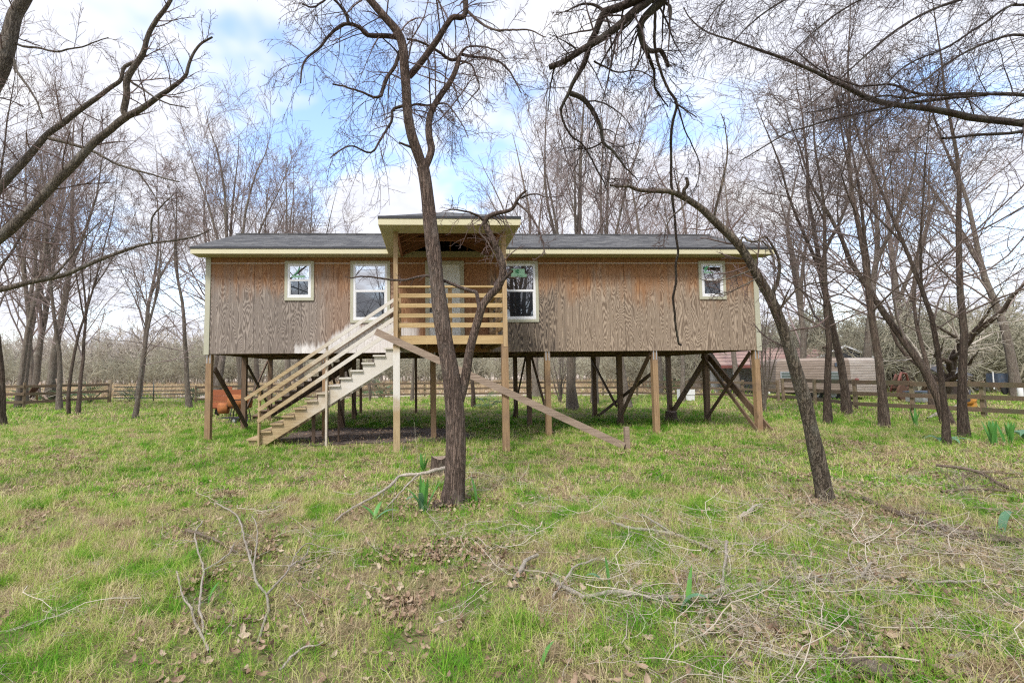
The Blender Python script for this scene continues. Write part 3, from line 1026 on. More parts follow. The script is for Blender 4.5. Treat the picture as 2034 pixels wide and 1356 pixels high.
# ---- limb and branch lines (x, y, z, radius)
LIMBS={
'center':[[(0.05,6,-0.044,0.1309),(0.078,5.981,0.279,0.1266),(0.094,5.959,0.653,0.1216),(0.097,5.941,0.965,0.1176),(0.081,5.922,1.277,0.1135),(0.04,5.9,1.652,0.1087),(-0.025,5.878,2.028,0.1038),(-0.078,5.856,2.404,0.099),(-0.119,5.834,2.78,0.0942),(-0.159,5.812,3.157,0.0895),(-0.194,5.793,3.471,0.0856),(-0.223,5.775,3.786,0.0817),(-0.252,5.76,4.037,0.0786),(-0.282,5.75,4.214,0.0765)],
 [(-0.27,5.75,4.175,0.0642),(-0.342,5.713,4.371,0.062),(-0.413,5.674,4.578,0.0596),(-0.453,5.636,4.783,0.0574),(-0.467,5.599,4.986,0.0552),(-0.476,5.562,5.188,0.053),(-0.49,5.525,5.387,0.0509),(-0.499,5.493,5.557,0.0491),(-0.533,5.466,5.697,0.0475),(-0.603,5.441,5.806,0.0462),(-0.708,5.413,5.912,0.0446),(-0.882,5.364,6.097,0.0419),(-1.013,5.324,6.254,0.0397),(-1.136,5.276,6.464,0.0372),(-1.356,5.2,6.77,0.0332)],
 [(-0.27,5.75,4.175,0.0489),(-0.207,5.776,4.335,0.0472),(-0.175,5.797,4.475,0.0458),(-0.206,5.824,4.653,0.0441),(-0.206,5.855,4.869,0.042),(-0.154,5.882,5.051,0.0401),(-0.056,5.912,5.236,0.0381),(0.063,5.944,5.425,0.0358),(0.145,5.973,5.615,0.0338),(0.194,6,5.806,0.0319)],
 [(-0.451,5.72,5.373,0.0426),(-0.367,5.693,5.447,0.0414),(-0.237,5.646,5.584,0.0394),(-0.091,5.589,5.751,0.037),(0.035,5.535,5.917,0.0348),(0.11,5.509,5.987,0.0337),(0.201,5.488,5.962,0.0328),(0.256,5.471,5.994,0.0321),(0.262,5.438,6.115,0.0308),(0.245,5.374,6.348,0.0282),(0.322,5.3,6.598,0.0254)],
 [(-0.546,5.6,5.79,0.0298),(-0.695,5.544,5.776,0.0276),(-0.927,5.456,5.725,0.0241),(-1.01,5.409,5.785,0.0224),(-1.121,5.362,5.795,0.0206),(-1.23,5.317,5.736,0.0189),(-1.358,5.242,5.539,0.0162),(-1.429,5.187,5.378,0.0143),(-1.55,5.116,5.21,0.0118),(-1.59,5.067,5.059,0.0102),(-1.584,5,4.841,0.008)],
 [(-1.12,5.3,5.747,0.0197),(-1.14,5.257,5.824,0.018),(-1.23,5.185,5.921,0.0151),(-1.307,5.143,5.948,0.0134),(-1.391,5.096,5.844,0.0116),(-1.48,5.049,5.753,0.0098),(-1.578,5,5.755,0.008)],
 [(-0.557,5.65,5.649,0.027),(-0.607,5.585,5.429,0.0242),(-0.704,5.517,5.224,0.0212),(-0.751,5.456,5.029,0.0186),(-0.759,5.431,4.945,0.0176),(-0.844,5.396,4.912,0.0161),(-0.965,5.341,4.942,0.0139),(-1.074,5.294,4.95,0.012),(-1.154,5.258,4.958,0.0106),(-1.285,5.2,4.953,0.0083)],
 [(-0.451,5.7,4.994,0.0212),(-0.553,5.653,4.941,0.0199),(-0.642,5.608,4.871,0.0186),(-0.648,5.551,4.706,0.017),(-0.745,5.457,4.469,0.0144),(-0.848,5.355,4.224,0.0118),(-0.945,5.306,4.213,0.0105),(-1.06,5.241,4.242,0.0089),(-1.162,5.185,4.18,0.0075),(-1.282,5.1,4.031,0.0054)],
 [(0.194,6,5.799,0.0223),(0.08,5.955,5.748,0.0207),(-0.083,5.876,5.811,0.018),(-0.243,5.801,5.854,0.0155),(-0.368,5.745,5.868,0.0136),(-0.473,5.7,5.849,0.0121)],
 [(0.221,6,5.854,0.0223),(0.373,5.873,5.73,0.0194),(0.523,5.742,5.624,0.0165),(0.666,5.608,5.484,0.0136),(0.769,5.468,5.274,0.0107),(0.822,5.356,5.087,0.0085),(0.87,5.2,4.825,0.0055)],
 [(0.194,6,5.827,0.016),(0.277,5.883,5.86,0.0138),(0.43,5.745,5.78,0.0114),(0.63,5.548,5.585,0.0081),(0.732,5.4,5.366,0.0057)],
 [(0.167,6,5.771,0.0128),(0.341,5.918,5.659,0.011),(0.4,5.848,5.462,0.0095),(0.438,5.773,5.247,0.0079),(0.323,5.697,5.07,0.0064),(0.192,5.6,4.84,0.0045)],
 [(0.27,5.5,6.068,0.0176),(0.403,5.333,5.795,0.0149),(0.551,5.167,5.568,0.0124),(0.711,5.002,5.429,0.0101),(0.896,4.796,5.272,0.0073),(1.037,4.6,5.042,0.0049)],
 [(-0.48,5.75,4.997,0.0153),(-0.345,5.831,5.076,0.0143),(-0.207,5.91,5.101,0.0132),(-0.142,5.95,5.158,0.0127)],
 [(-0.155,5.9,5.095,0.0126),(0.008,5.807,5.072,0.0106),(0.132,5.696,4.856,0.0082),(0.221,5.598,4.66,0.0063),(0.276,5.5,4.451,0.0044)],
 [(-0.506,5.7,5.473,0.0121),(-0.539,5.65,5.59,0.0105),(-0.727,5.556,5.733,0.0076),(-0.842,5.5,5.808,0.0059)],
 [(0.1,6,1.178,0.067),(0.184,5.953,1.431,0.0632),(0.235,5.913,1.651,0.06),(0.274,5.868,1.9,0.0564),(0.318,5.835,2.072,0.0538),(0.374,5.798,2.268,0.0509),(0.436,5.761,2.462,0.0481),(0.522,5.734,2.581,0.046),(0.619,5.708,2.675,0.0441),(0.673,5.684,2.793,0.0422),(0.685,5.659,2.924,0.0404),(0.654,5.636,3.042,0.0387),(0.598,5.612,3.16,0.0369),(0.537,5.587,3.276,0.0351),(0.483,5.564,3.381,0.0335),(0.458,5.55,3.45,0.0325)],
 [(0.458,5.55,3.425,0.0325),(0.493,5.52,3.489,0.0302),(0.591,5.479,3.523,0.0271),(0.704,5.434,3.53,0.0237),(0.777,5.402,3.555,0.0214),(0.82,5.366,3.625,0.0188),(0.863,5.335,3.684,0.0165),(0.928,5.3,3.729,0.0141)],
 [(0.458,5.55,3.45,0.0177),(0.369,5.456,3.493,0.015),(0.228,5.332,3.499,0.0115),(0.081,5.204,3.479,0.0081),(-0.031,5.1,3.421,0.0054)],
 [(0.819,5.4,3.625,0.0144),(0.92,5.316,3.499,0.0124),(0.998,5.225,3.339,0.0102),(1.046,5.118,3.135,0.0078),(1.061,5,2.908,0.0053)],
 [(0.849,5.4,3.667,0.0115),(1.001,5.264,3.673,0.0088),(1.142,5.131,3.58,0.0063),(1.277,5,3.552,0.004)],
 [(0.405,5.85,2.449,0.0249),(0.389,5.877,2.567,0.024),(0.373,5.896,2.654,0.0234),(0.304,5.91,2.676,0.0228),(0.147,5.937,2.74,0.0215),(-0.012,5.95,2.808,0.02),(-0.159,5.946,2.861,0.0187),(-0.248,5.935,2.879,0.0179),(-0.362,5.914,2.862,0.0168),(-0.517,5.867,2.816,0.0153),(-0.673,5.801,2.804,0.0138),(-0.874,5.687,2.815,0.0117),(-1.016,5.591,2.808,0.0101),(-1.135,5.5,2.767,0.0088)],
 [(0.657,5.6,2.728,0.0209),(0.723,5.547,2.789,0.0191),(0.777,5.5,2.845,0.0176)],
 [(0.442,5.5,3.434,0.0117),(0.39,5.452,3.299,0.0102),(0.477,5.396,3.162,0.0085),(0.539,5.335,2.998,0.0067),(0.505,5.3,2.902,0.0056)],
 [(-0.293,5.75,4.421,0.0184),(-0.432,5.674,4.437,0.0151),(-0.561,5.6,4.459,0.0119)]],
'lean':[[(4.657,5.96,-0.019,0.0888),(4.598,5.919,0.253,0.0851),(4.526,5.877,0.536,0.0812),(4.448,5.834,0.817,0.0774),(4.379,5.796,1.064,0.074),(4.31,5.758,1.31,0.0707),(4.222,5.719,1.554,0.0674),(4.127,5.675,1.826,0.0637),(4.027,5.631,2.096,0.06),(3.936,5.597,2.304,0.0571),(3.834,5.563,2.499,0.0544),(3.734,5.534,2.657,0.052),(3.635,5.507,2.802,0.0499),(3.535,5.478,2.964,0.0475),(3.438,5.453,3.091,0.0456),(3.31,5.425,3.216,0.0434),(3.183,5.4,3.316,0.0414),(3.056,5.374,3.428,0.0394),(2.931,5.349,3.528,0.0375),(2.775,5.321,3.614,0.0354),(2.651,5.3,3.672,0.0338)],
 [(2.651,5.3,3.672,0.0338),(2.515,5.254,3.685,0.0301),(2.348,5.199,3.67,0.0257),(2.15,5.132,3.652,0.0206),(2.021,5.085,3.68,0.0169),(1.906,5.045,3.659,0.0139),(1.781,5,3.659,0.0106)],
 [(2.747,5.3,3.618,0.0226),(2.709,5.264,3.698,0.0204),(2.743,5.236,3.745,0.0187),(2.711,5.2,3.824,0.0166)],
 [(3.116,5.4,3.401,0.0144),(3.147,5.366,3.603,0.0126),(3.208,5.318,3.881,0.0101),(3.235,5.271,4.157,0.0077),(3.192,5.224,4.431,0.0054),(3.138,5.2,4.566,0.0041)],
 [(3.859,5.6,2.504,0.0238),(3.927,5.553,2.689,0.0202),(3.92,5.499,2.918,0.0161),(3.823,5.456,3.088,0.0128),(3.718,5.423,3.199,0.0103),(3.612,5.4,3.146,0.0086)],
 [(3.404,5.4,3.077,0.0144),(3.419,5.369,3.186,0.0129),(3.486,5.341,3.119,0.0117),(3.604,5.303,3.107,0.01),(3.676,5.254,2.948,0.0079),(3.656,5.2,2.736,0.0055)],
 [(3.602,5.5,2.831,0.0117),(3.39,5.402,2.753,0.0097),(3.144,5.287,2.673,0.0075),(2.91,5.177,2.625,0.0055),(2.759,5.1,2.651,0.0041)],
 [(3.656,5.5,2.729,0.0088),(3.445,5.408,2.636,0.0073),(3.201,5.299,2.531,0.0056),(2.973,5.2,2.494,0.0041)],
 [(2.764,5.3,3.606,0.0113),(2.676,5.248,3.494,0.01),(2.522,5.174,3.366,0.0081),(2.407,5.097,3.2,0.0063),(2.332,5,2.979,0.004)],
 [(3.938,5.6,2.304,0.0149),(4,5.549,2.447,0.013),(4.134,5.476,2.613,0.0103),(4.36,5.387,2.653,0.0072),(4.571,5.3,2.599,0.0042)]],
'over':[[(2.157,3.2,5.277,0.0579),(2.007,3.412,5.064,0.0509),(1.846,3.575,4.887,0.0447),(1.689,3.69,4.774,0.0398),(1.594,3.746,4.734,0.0373),(1.48,3.804,4.716,0.0346),(1.377,3.852,4.711,0.0323),(1.336,3.89,4.65,0.0304),(1.314,3.925,4.585,0.0286),(1.275,3.962,4.521,0.0267),(1.261,3.995,4.453,0.0249),(1.239,4.034,4.373,0.0228),(1.194,4.072,4.305,0.0207),(1.156,4.105,4.246,0.0189),(1.119,4.145,4.163,0.0166),(1.088,4.173,4.109,0.015),(1.061,4.2,4.053,0.0134)],
 [(1.867,3.7,4.956,0.0394),(1.727,3.742,4.748,0.036),(1.6,3.768,4.659,0.0339),(1.46,3.799,4.543,0.0314),(1.318,3.826,4.453,0.0292),(1.17,3.853,4.38,0.0269),(1.025,3.879,4.297,0.0246),(0.899,3.9,4.258,0.0228)],
 [(1.927,3.7,4.912,0.0433),(1.863,3.75,4.801,0.0386),(1.819,3.78,4.737,0.0357),(1.754,3.81,4.691,0.0327),(1.696,3.839,4.638,0.0298),(1.677,3.861,4.579,0.0276),(1.694,3.886,4.507,0.025),(1.737,3.915,4.428,0.0219),(1.816,3.936,4.419,0.0197),(1.881,3.952,4.439,0.018),(1.927,3.972,4.393,0.0159),(1.977,4,4.315,0.0128)],
 [(1.157,4.2,4.206,0.0268),(1.214,4.206,4.189,0.0256),(1.275,4.212,4.159,0.0242),(1.332,4.22,4.1,0.0225),(1.374,4.227,4.037,0.0208),(1.426,4.238,3.941,0.0185),(1.449,4.247,3.849,0.0165),(1.458,4.254,3.78,0.015),(1.496,4.259,3.735,0.0138),(1.544,4.265,3.698,0.0125),(1.601,4.273,3.634,0.0107),(1.662,4.283,3.552,0.0085),(1.734,4.292,3.483,0.0064),(1.791,4.3,3.423,0.0046)],
 [(1.061,4.2,4.062,0.0112),(1.09,4.235,3.976,0.0105),(1.145,4.275,3.881,0.0097),(1.207,4.303,3.832,0.0091),(1.274,4.326,3.804,0.0086),(1.344,4.36,3.736,0.0079),(1.399,4.392,3.662,0.0072),(1.461,4.43,3.57,0.0064),(1.529,4.467,3.48,0.0055),(1.571,4.5,3.393,0.0048)],
 [(1.787,4,4.456,0.0149),(1.829,4.029,4.401,0.0136),(1.874,4.068,4.324,0.0118),(1.889,4.098,4.259,0.0104),(1.904,4.125,4.2,0.0092),(1.972,4.16,4.14,0.0075),(2.052,4.2,4.072,0.0056)],
 [(2.033,4.3,5.341,0.0137),(2.056,4.382,5.256,0.0138),(2.1,4.492,5.135,0.0139),(2.146,4.623,4.978,0.014),(2.212,4.712,4.867,0.014),(2.285,4.789,4.77,0.014),(2.398,4.882,4.656,0.0141),(2.521,4.968,4.554,0.0141),(2.524,5.066,4.409,0.0141),(2.534,5.146,4.284,0.0141),(2.58,5.258,4.098,0.0141),(2.628,5.378,3.888,0.0141),(2.674,5.463,3.735,0.0141),(2.71,5.524,3.623,0.014),(2.77,5.615,3.45,0.014),(2.817,5.7,3.282,0.0139),(2.874,5.78,3.121,0.0139),(2.868,5.844,2.99,0.0139),(2.912,5.94,2.786,0.0138),(2.908,6.029,2.594,0.0137),(2.96,6.111,2.409,0.0136),(3,6.183,2.245,0.0135),(3.053,6.249,2.091,0.0135),(3.079,6.282,2.012,0.0134),(3.12,6.3,1.986,0.0134)],
 [(2.487,4.9,4.509,0.0104),(2.527,4.817,4.394,0.0081),(2.586,4.7,4.245,0.005)],
 [(1.716,3.9,4.837,0.0124),(1.644,3.952,4.718,0.011),(1.548,3.997,4.637,0.0097),(1.491,4.034,4.548,0.0086),(1.433,4.071,4.458,0.0074),(1.395,4.1,4.383,0.0065)],
 [(1.465,4,4.814,0.0149),(1.334,4,4.9,0.0118),(1.236,4,4.91,0.0098),(1.154,4,4.878,0.0081),(1.077,4,4.841,0.0064)],
 [(1.843,3.8,4.776,0.0121),(1.883,3.758,4.688,0.0103),(1.879,3.729,4.607,0.0091),(1.854,3.7,4.528,0.0079)],
 [(1.384,4.2,4.513,0.0089),(1.514,4.242,4.477,0.0078),(1.634,4.278,4.456,0.0069),(1.817,4.329,4.508,0.0055),(1.942,4.365,4.49,0.0045),(2.053,4.4,4.451,0.0035)],
 [(2.487,4.9,4.514,0.0078),(2.632,5.017,4.256,0.0068),(2.804,5.121,4.032,0.0059),(2.857,5.181,3.884,0.0054),(2.83,5.252,3.71,0.0047),(2.77,5.3,3.612,0.0042)],
 [(1.44,4.2,3.744,0.0089),(1.372,4.238,3.716,0.0073),(1.312,4.269,3.712,0.006),(1.251,4.3,3.757,0.0046)]],
'right':[[(13.41,8,5.106,0.0894),(11.639,7.783,5.376,0.0747),(10.331,7.617,5.548,0.064),(9.488,7.509,5.635,0.0572),(8.832,7.423,5.662,0.052),(8.442,7.372,5.68,0.0489),(8.133,7.33,5.726,0.0464),(7.789,7.283,5.761,0.0437),(7.457,7.238,5.779,0.041),(6.947,7.168,5.8,0.037),(6.652,7.125,5.852,0.0346),(6.395,7.085,5.936,0.0324),(6.211,7.055,6.016,0.0307),(6.001,7.023,6.079,0.0289),(5.776,6.986,6.17,0.0269),(5.595,6.957,6.233,0.0253),(5.347,6.918,6.305,0.0233),(5.093,6.878,6.376,0.0211),(4.657,6.81,6.475,0.0176),(4.26,6.746,6.567,0.0143),(4.113,6.723,6.59,0.0131),(3.829,6.676,6.667,0.0108),(3.604,6.629,6.828,0.0085),(3.513,6.6,6.968,0.007)],
 [(13.41,8,5.106,0.0511),(11.688,7.784,5.817,0.0408),(10.401,7.633,6.051,0.0338),(9.566,7.535,6.139,0.0295),(8.949,7.464,6.118,0.0263),(8.389,7.397,6.091,0.0235),(8.003,7.351,6.042,0.0216),(7.697,7.314,6.03,0.02),(7.496,7.289,6.05,0.019),(7.361,7.272,6.083,0.0182),(7.1,7.237,6.155,0.0168),(6.773,7.196,6.116,0.0152),(6.53,7.166,6.091,0.014),(6.372,7.145,6.12,0.0131),(6.206,7.122,6.165,0.0122),(5.825,7.068,6.304,0.0101),(5.423,7,6.571,0.0074)],
 [(9.028,7.6,6.192,0.0283),(8.336,7.494,6.082,0.0253),(7.866,7.42,5.991,0.0232),(7.422,7.349,5.903,0.0212),(6.984,7.278,5.79,0.0193),(6.534,7.203,5.669,0.0173),(6.177,7.142,5.573,0.0157),(5.842,7.085,5.471,0.0142),(5.528,7.029,5.356,0.0128),(5.201,6.97,5.241,0.0114),(4.798,6.891,5,0.0094),(4.351,6.8,4.73,0.0072)],
 [(11.955,8,5.39,0.0383),(10.466,7.72,5.548,0.0312),(9.515,7.54,5.515,0.0269),(9.177,7.475,5.458,0.0253),(8.505,7.343,5.371,0.0223),(8.138,7.269,5.303,0.0207),(7.799,7.2,5.247,0.0191)],
 [(7.706,7.3,6.022,0.0194),(7.296,7.217,5.917,0.0173),(6.901,7.135,5.912,0.0152),(6.311,7.011,5.762,0.0122),(5.828,6.904,5.585,0.0096),(5.361,6.8,5.452,0.0072)],
 [(13.41,8,5.106,0.0596),(11.761,7.449,7.177,0.0436),(10.047,7.012,8.355,0.0321),(8.768,6.768,7.646,0.0262),(7.692,6.553,7.075,0.0213),(6.915,6.394,6.723,0.0178),(6.244,6.243,6.316,0.0147),(5.667,6.098,5.857,0.0117),(5.106,5.946,5.379,0.0088),(4.576,5.8,4.959,0.0062)],
 [(9.886,6.9,8.248,0.0367),(8.663,6.665,7.872,0.0303),(7.311,6.385,7.317,0.0232),(6.185,6.138,6.887,0.0173),(5.369,5.941,6.444,0.013),(4.742,5.77,5.972,0.0093),(4.206,5.6,5.458,0.006)],
 [(11.711,7.8,5.825,0.0332),(10.41,7.403,6.724,0.0256),(9.108,7.106,6.859,0.0204),(8.294,6.923,6.61,0.0173),(7.521,6.734,6.206,0.0143),(6.857,6.552,5.747,0.0116),(6.211,6.363,5.269,0.0088),(5.69,6.2,4.862,0.0066)],
 [(7.214,6.3,7.241,0.0268),(5.97,6.044,7.023,0.0202),(4.949,5.818,6.622,0.0148),(4.297,5.661,6.293,0.0113),(3.812,5.529,5.929,0.0084),(3.407,5.4,5.516,0.0057)],
 [(10.696,7.6,6.947,0.0243),(9.344,7.254,7.477,0.0194),(8.374,7.035,6.978,0.0165),(7.579,6.839,6.476,0.014),(6.742,6.634,6.068,0.0116),(6.081,6.434,5.495,0.0093),(5.268,6.184,4.858,0.0066),(4.696,6,4.427,0.0048)],
 [(5.019,5.9,6.693,0.0188),(4.186,5.662,6.562,0.0135),(3.621,5.49,6.287,0.0098),(3.21,5.338,5.91,0.0068),(2.939,5.2,5.497,0.0041)]],
'left':[[(-7.996,6.2,1.333,0.0923),(-7.209,6.2,2.313,0.0811),(-6.522,6.2,3.011,0.0725),(-5.947,6.2,3.502,0.0659),(-5.71,6.2,3.725,0.0631),(-5.474,6.2,3.977,0.0601),(-5.237,6.2,4.259,0.057),(-4.997,6.2,4.507,0.0541),(-4.764,6.2,4.777,0.0511),(-4.566,6.2,4.944,0.0489),(-4.421,6.2,5.077,0.0472),(-4.322,6.2,5.153,0.0462)],
 [(-4.322,6.2,5.153,0.0396),(-4.146,6.178,5.224,0.0365),(-4,6.158,5.303,0.0338),(-3.832,6.134,5.407,0.0306),(-3.731,6.121,5.46,0.0287),(-3.601,6.102,5.539,0.0262),(-3.522,6.09,5.594,0.0247),(-3.456,6.079,5.663,0.0231),(-3.433,6.068,5.74,0.0217),(-3.394,6.054,5.842,0.0199),(-3.35,6.043,5.925,0.0183),(-3.292,6.031,6,0.0168),(-3.22,6.019,6.061,0.0152),(-3.078,6,6.123,0.0128)],
 [(-4.322,6.2,5.153,0.0462),(-4.347,6.183,5.229,0.045),(-4.306,6.156,5.353,0.0433),(-4.281,6.134,5.453,0.0419),(-4.278,6.115,5.54,0.0407),(-4.256,6.098,5.62,0.0396),(-4.182,6.072,5.722,0.038),(-4.038,6.03,5.874,0.0354),(-3.98,6.007,5.969,0.0339),(-3.942,5.984,6.07,0.0325),(-3.89,5.96,6.17,0.031),(-3.818,5.935,6.262,0.0296),(-3.747,5.913,6.341,0.0282),(-3.671,5.892,6.407,0.027),(-3.562,5.857,6.53,0.0249),(-3.431,5.8,6.756,0.0216)],
 [(-8.254,6.4,1.322,0.0953),(-7.66,6.448,2.689,0.0778),(-6.925,6.486,3.608,0.0641),(-6.289,6.515,4.319,0.0531),(-6.148,6.522,4.503,0.0504),(-5.935,6.532,4.755,0.0467),(-5.696,6.545,5.083,0.0421),(-5.494,6.553,5.249,0.0391),(-5.271,6.561,5.446,0.0358),(-5.019,6.571,5.645,0.0321),(-4.82,6.579,5.814,0.0292),(-4.689,6.584,5.922,0.0273),(-4.663,6.589,6.1,0.0254),(-4.572,6.592,6.17,0.0241),(-4.466,6.595,6.209,0.0228),(-4.348,6.6,6.318,0.0211)],
 [(-5.612,6.5,5.015,0.0242),(-5.432,6.475,4.964,0.023),(-5.205,6.443,4.888,0.0214),(-4.915,6.402,4.778,0.0194),(-4.615,6.355,4.602,0.0171),(-4.387,6.321,4.506,0.0155),(-4.209,6.294,4.443,0.0143),(-4.002,6.264,4.379,0.0128),(-3.811,6.235,4.309,0.0115),(-3.579,6.2,4.243,0.0099)],
 [(-4.212,6.3,4.439,0.0134),(-4.082,6.266,4.282,0.011),(-3.977,6.236,4.143,0.009),(-3.855,6.2,3.976,0.0066)],
 [(-4.306,6.2,5.665,0.0165),(-4.095,6.136,5.516,0.0142),(-3.835,6.054,5.323,0.0114),(-3.587,5.98,5.188,0.0089),(-3.31,5.9,5.097,0.0063)],
 [(-7.738,6,1.343,0.0638),(-6.941,6.18,2.609,0.0485),(-6.358,6.251,2.749,0.0421),(-5.999,6.294,2.821,0.0383),(-5.819,6.315,2.871,0.0363),(-5.637,6.337,2.928,0.0343),(-5.391,6.365,2.987,0.0316),(-5.205,6.387,3.038,0.0296),(-4.989,6.413,3.147,0.0271),(-4.771,6.44,3.256,0.0245),(-4.517,6.47,3.368,0.0217),(-4.325,6.492,3.443,0.0195),(-4.129,6.513,3.497,0.0174),(-3.799,6.548,3.547,0.0139),(-3.532,6.577,3.61,0.0111),(-3.332,6.6,3.717,0.0088)],
 [(-3.994,6.3,3.429,0.0168),(-3.983,6.3,3.526,0.0155),(-4,6.3,3.631,0.0142),(-3.985,6.3,3.805,0.012),(-3.873,6.3,3.943,0.0098),(-3.707,6.3,4.117,0.0067)],
 [(-5.251,6.2,2.952,0.0165),(-5.175,6.225,3.038,0.0153),(-5.058,6.277,3.254,0.0128),(-4.918,6.344,3.548,0.0096),(-4.762,6.4,3.775,0.0068)],
 [(-8.254,6.4,1.322,0.1294),(-7.769,6.272,3.346,0.1107),(-6.792,6.18,4.48,0.0978),(-6.237,6.123,5.212,0.09),(-5.96,6.089,5.693,0.0853),(-5.856,6.065,6.07,0.082),(-5.807,6.051,6.286,0.0802),(-5.752,6.038,6.488,0.0785),(-5.628,6.024,6.688,0.0765),(-5.441,6,7.021,0.0734)],
 [(-5.861,6.1,6.181,0.0162),(-5.648,6.059,6.064,0.0148),(-5.405,6.014,6.009,0.0133),(-5.122,5.961,5.912,0.0115),(-4.888,5.916,5.919,0.0099),(-4.694,5.879,5.918,0.0087),(-4.503,5.839,5.956,0.0074),(-4.313,5.8,5.98,0.0062)],
 [(-5.862,6.1,5.954,0.0195),(-5.777,6.084,5.899,0.0186),(-5.712,6.053,5.723,0.017),(-5.59,6.022,5.576,0.0155),(-5.449,5.985,5.4,0.0136),(-5.305,5.944,5.203,0.0116),(-5.191,5.9,4.974,0.0094)]],
}
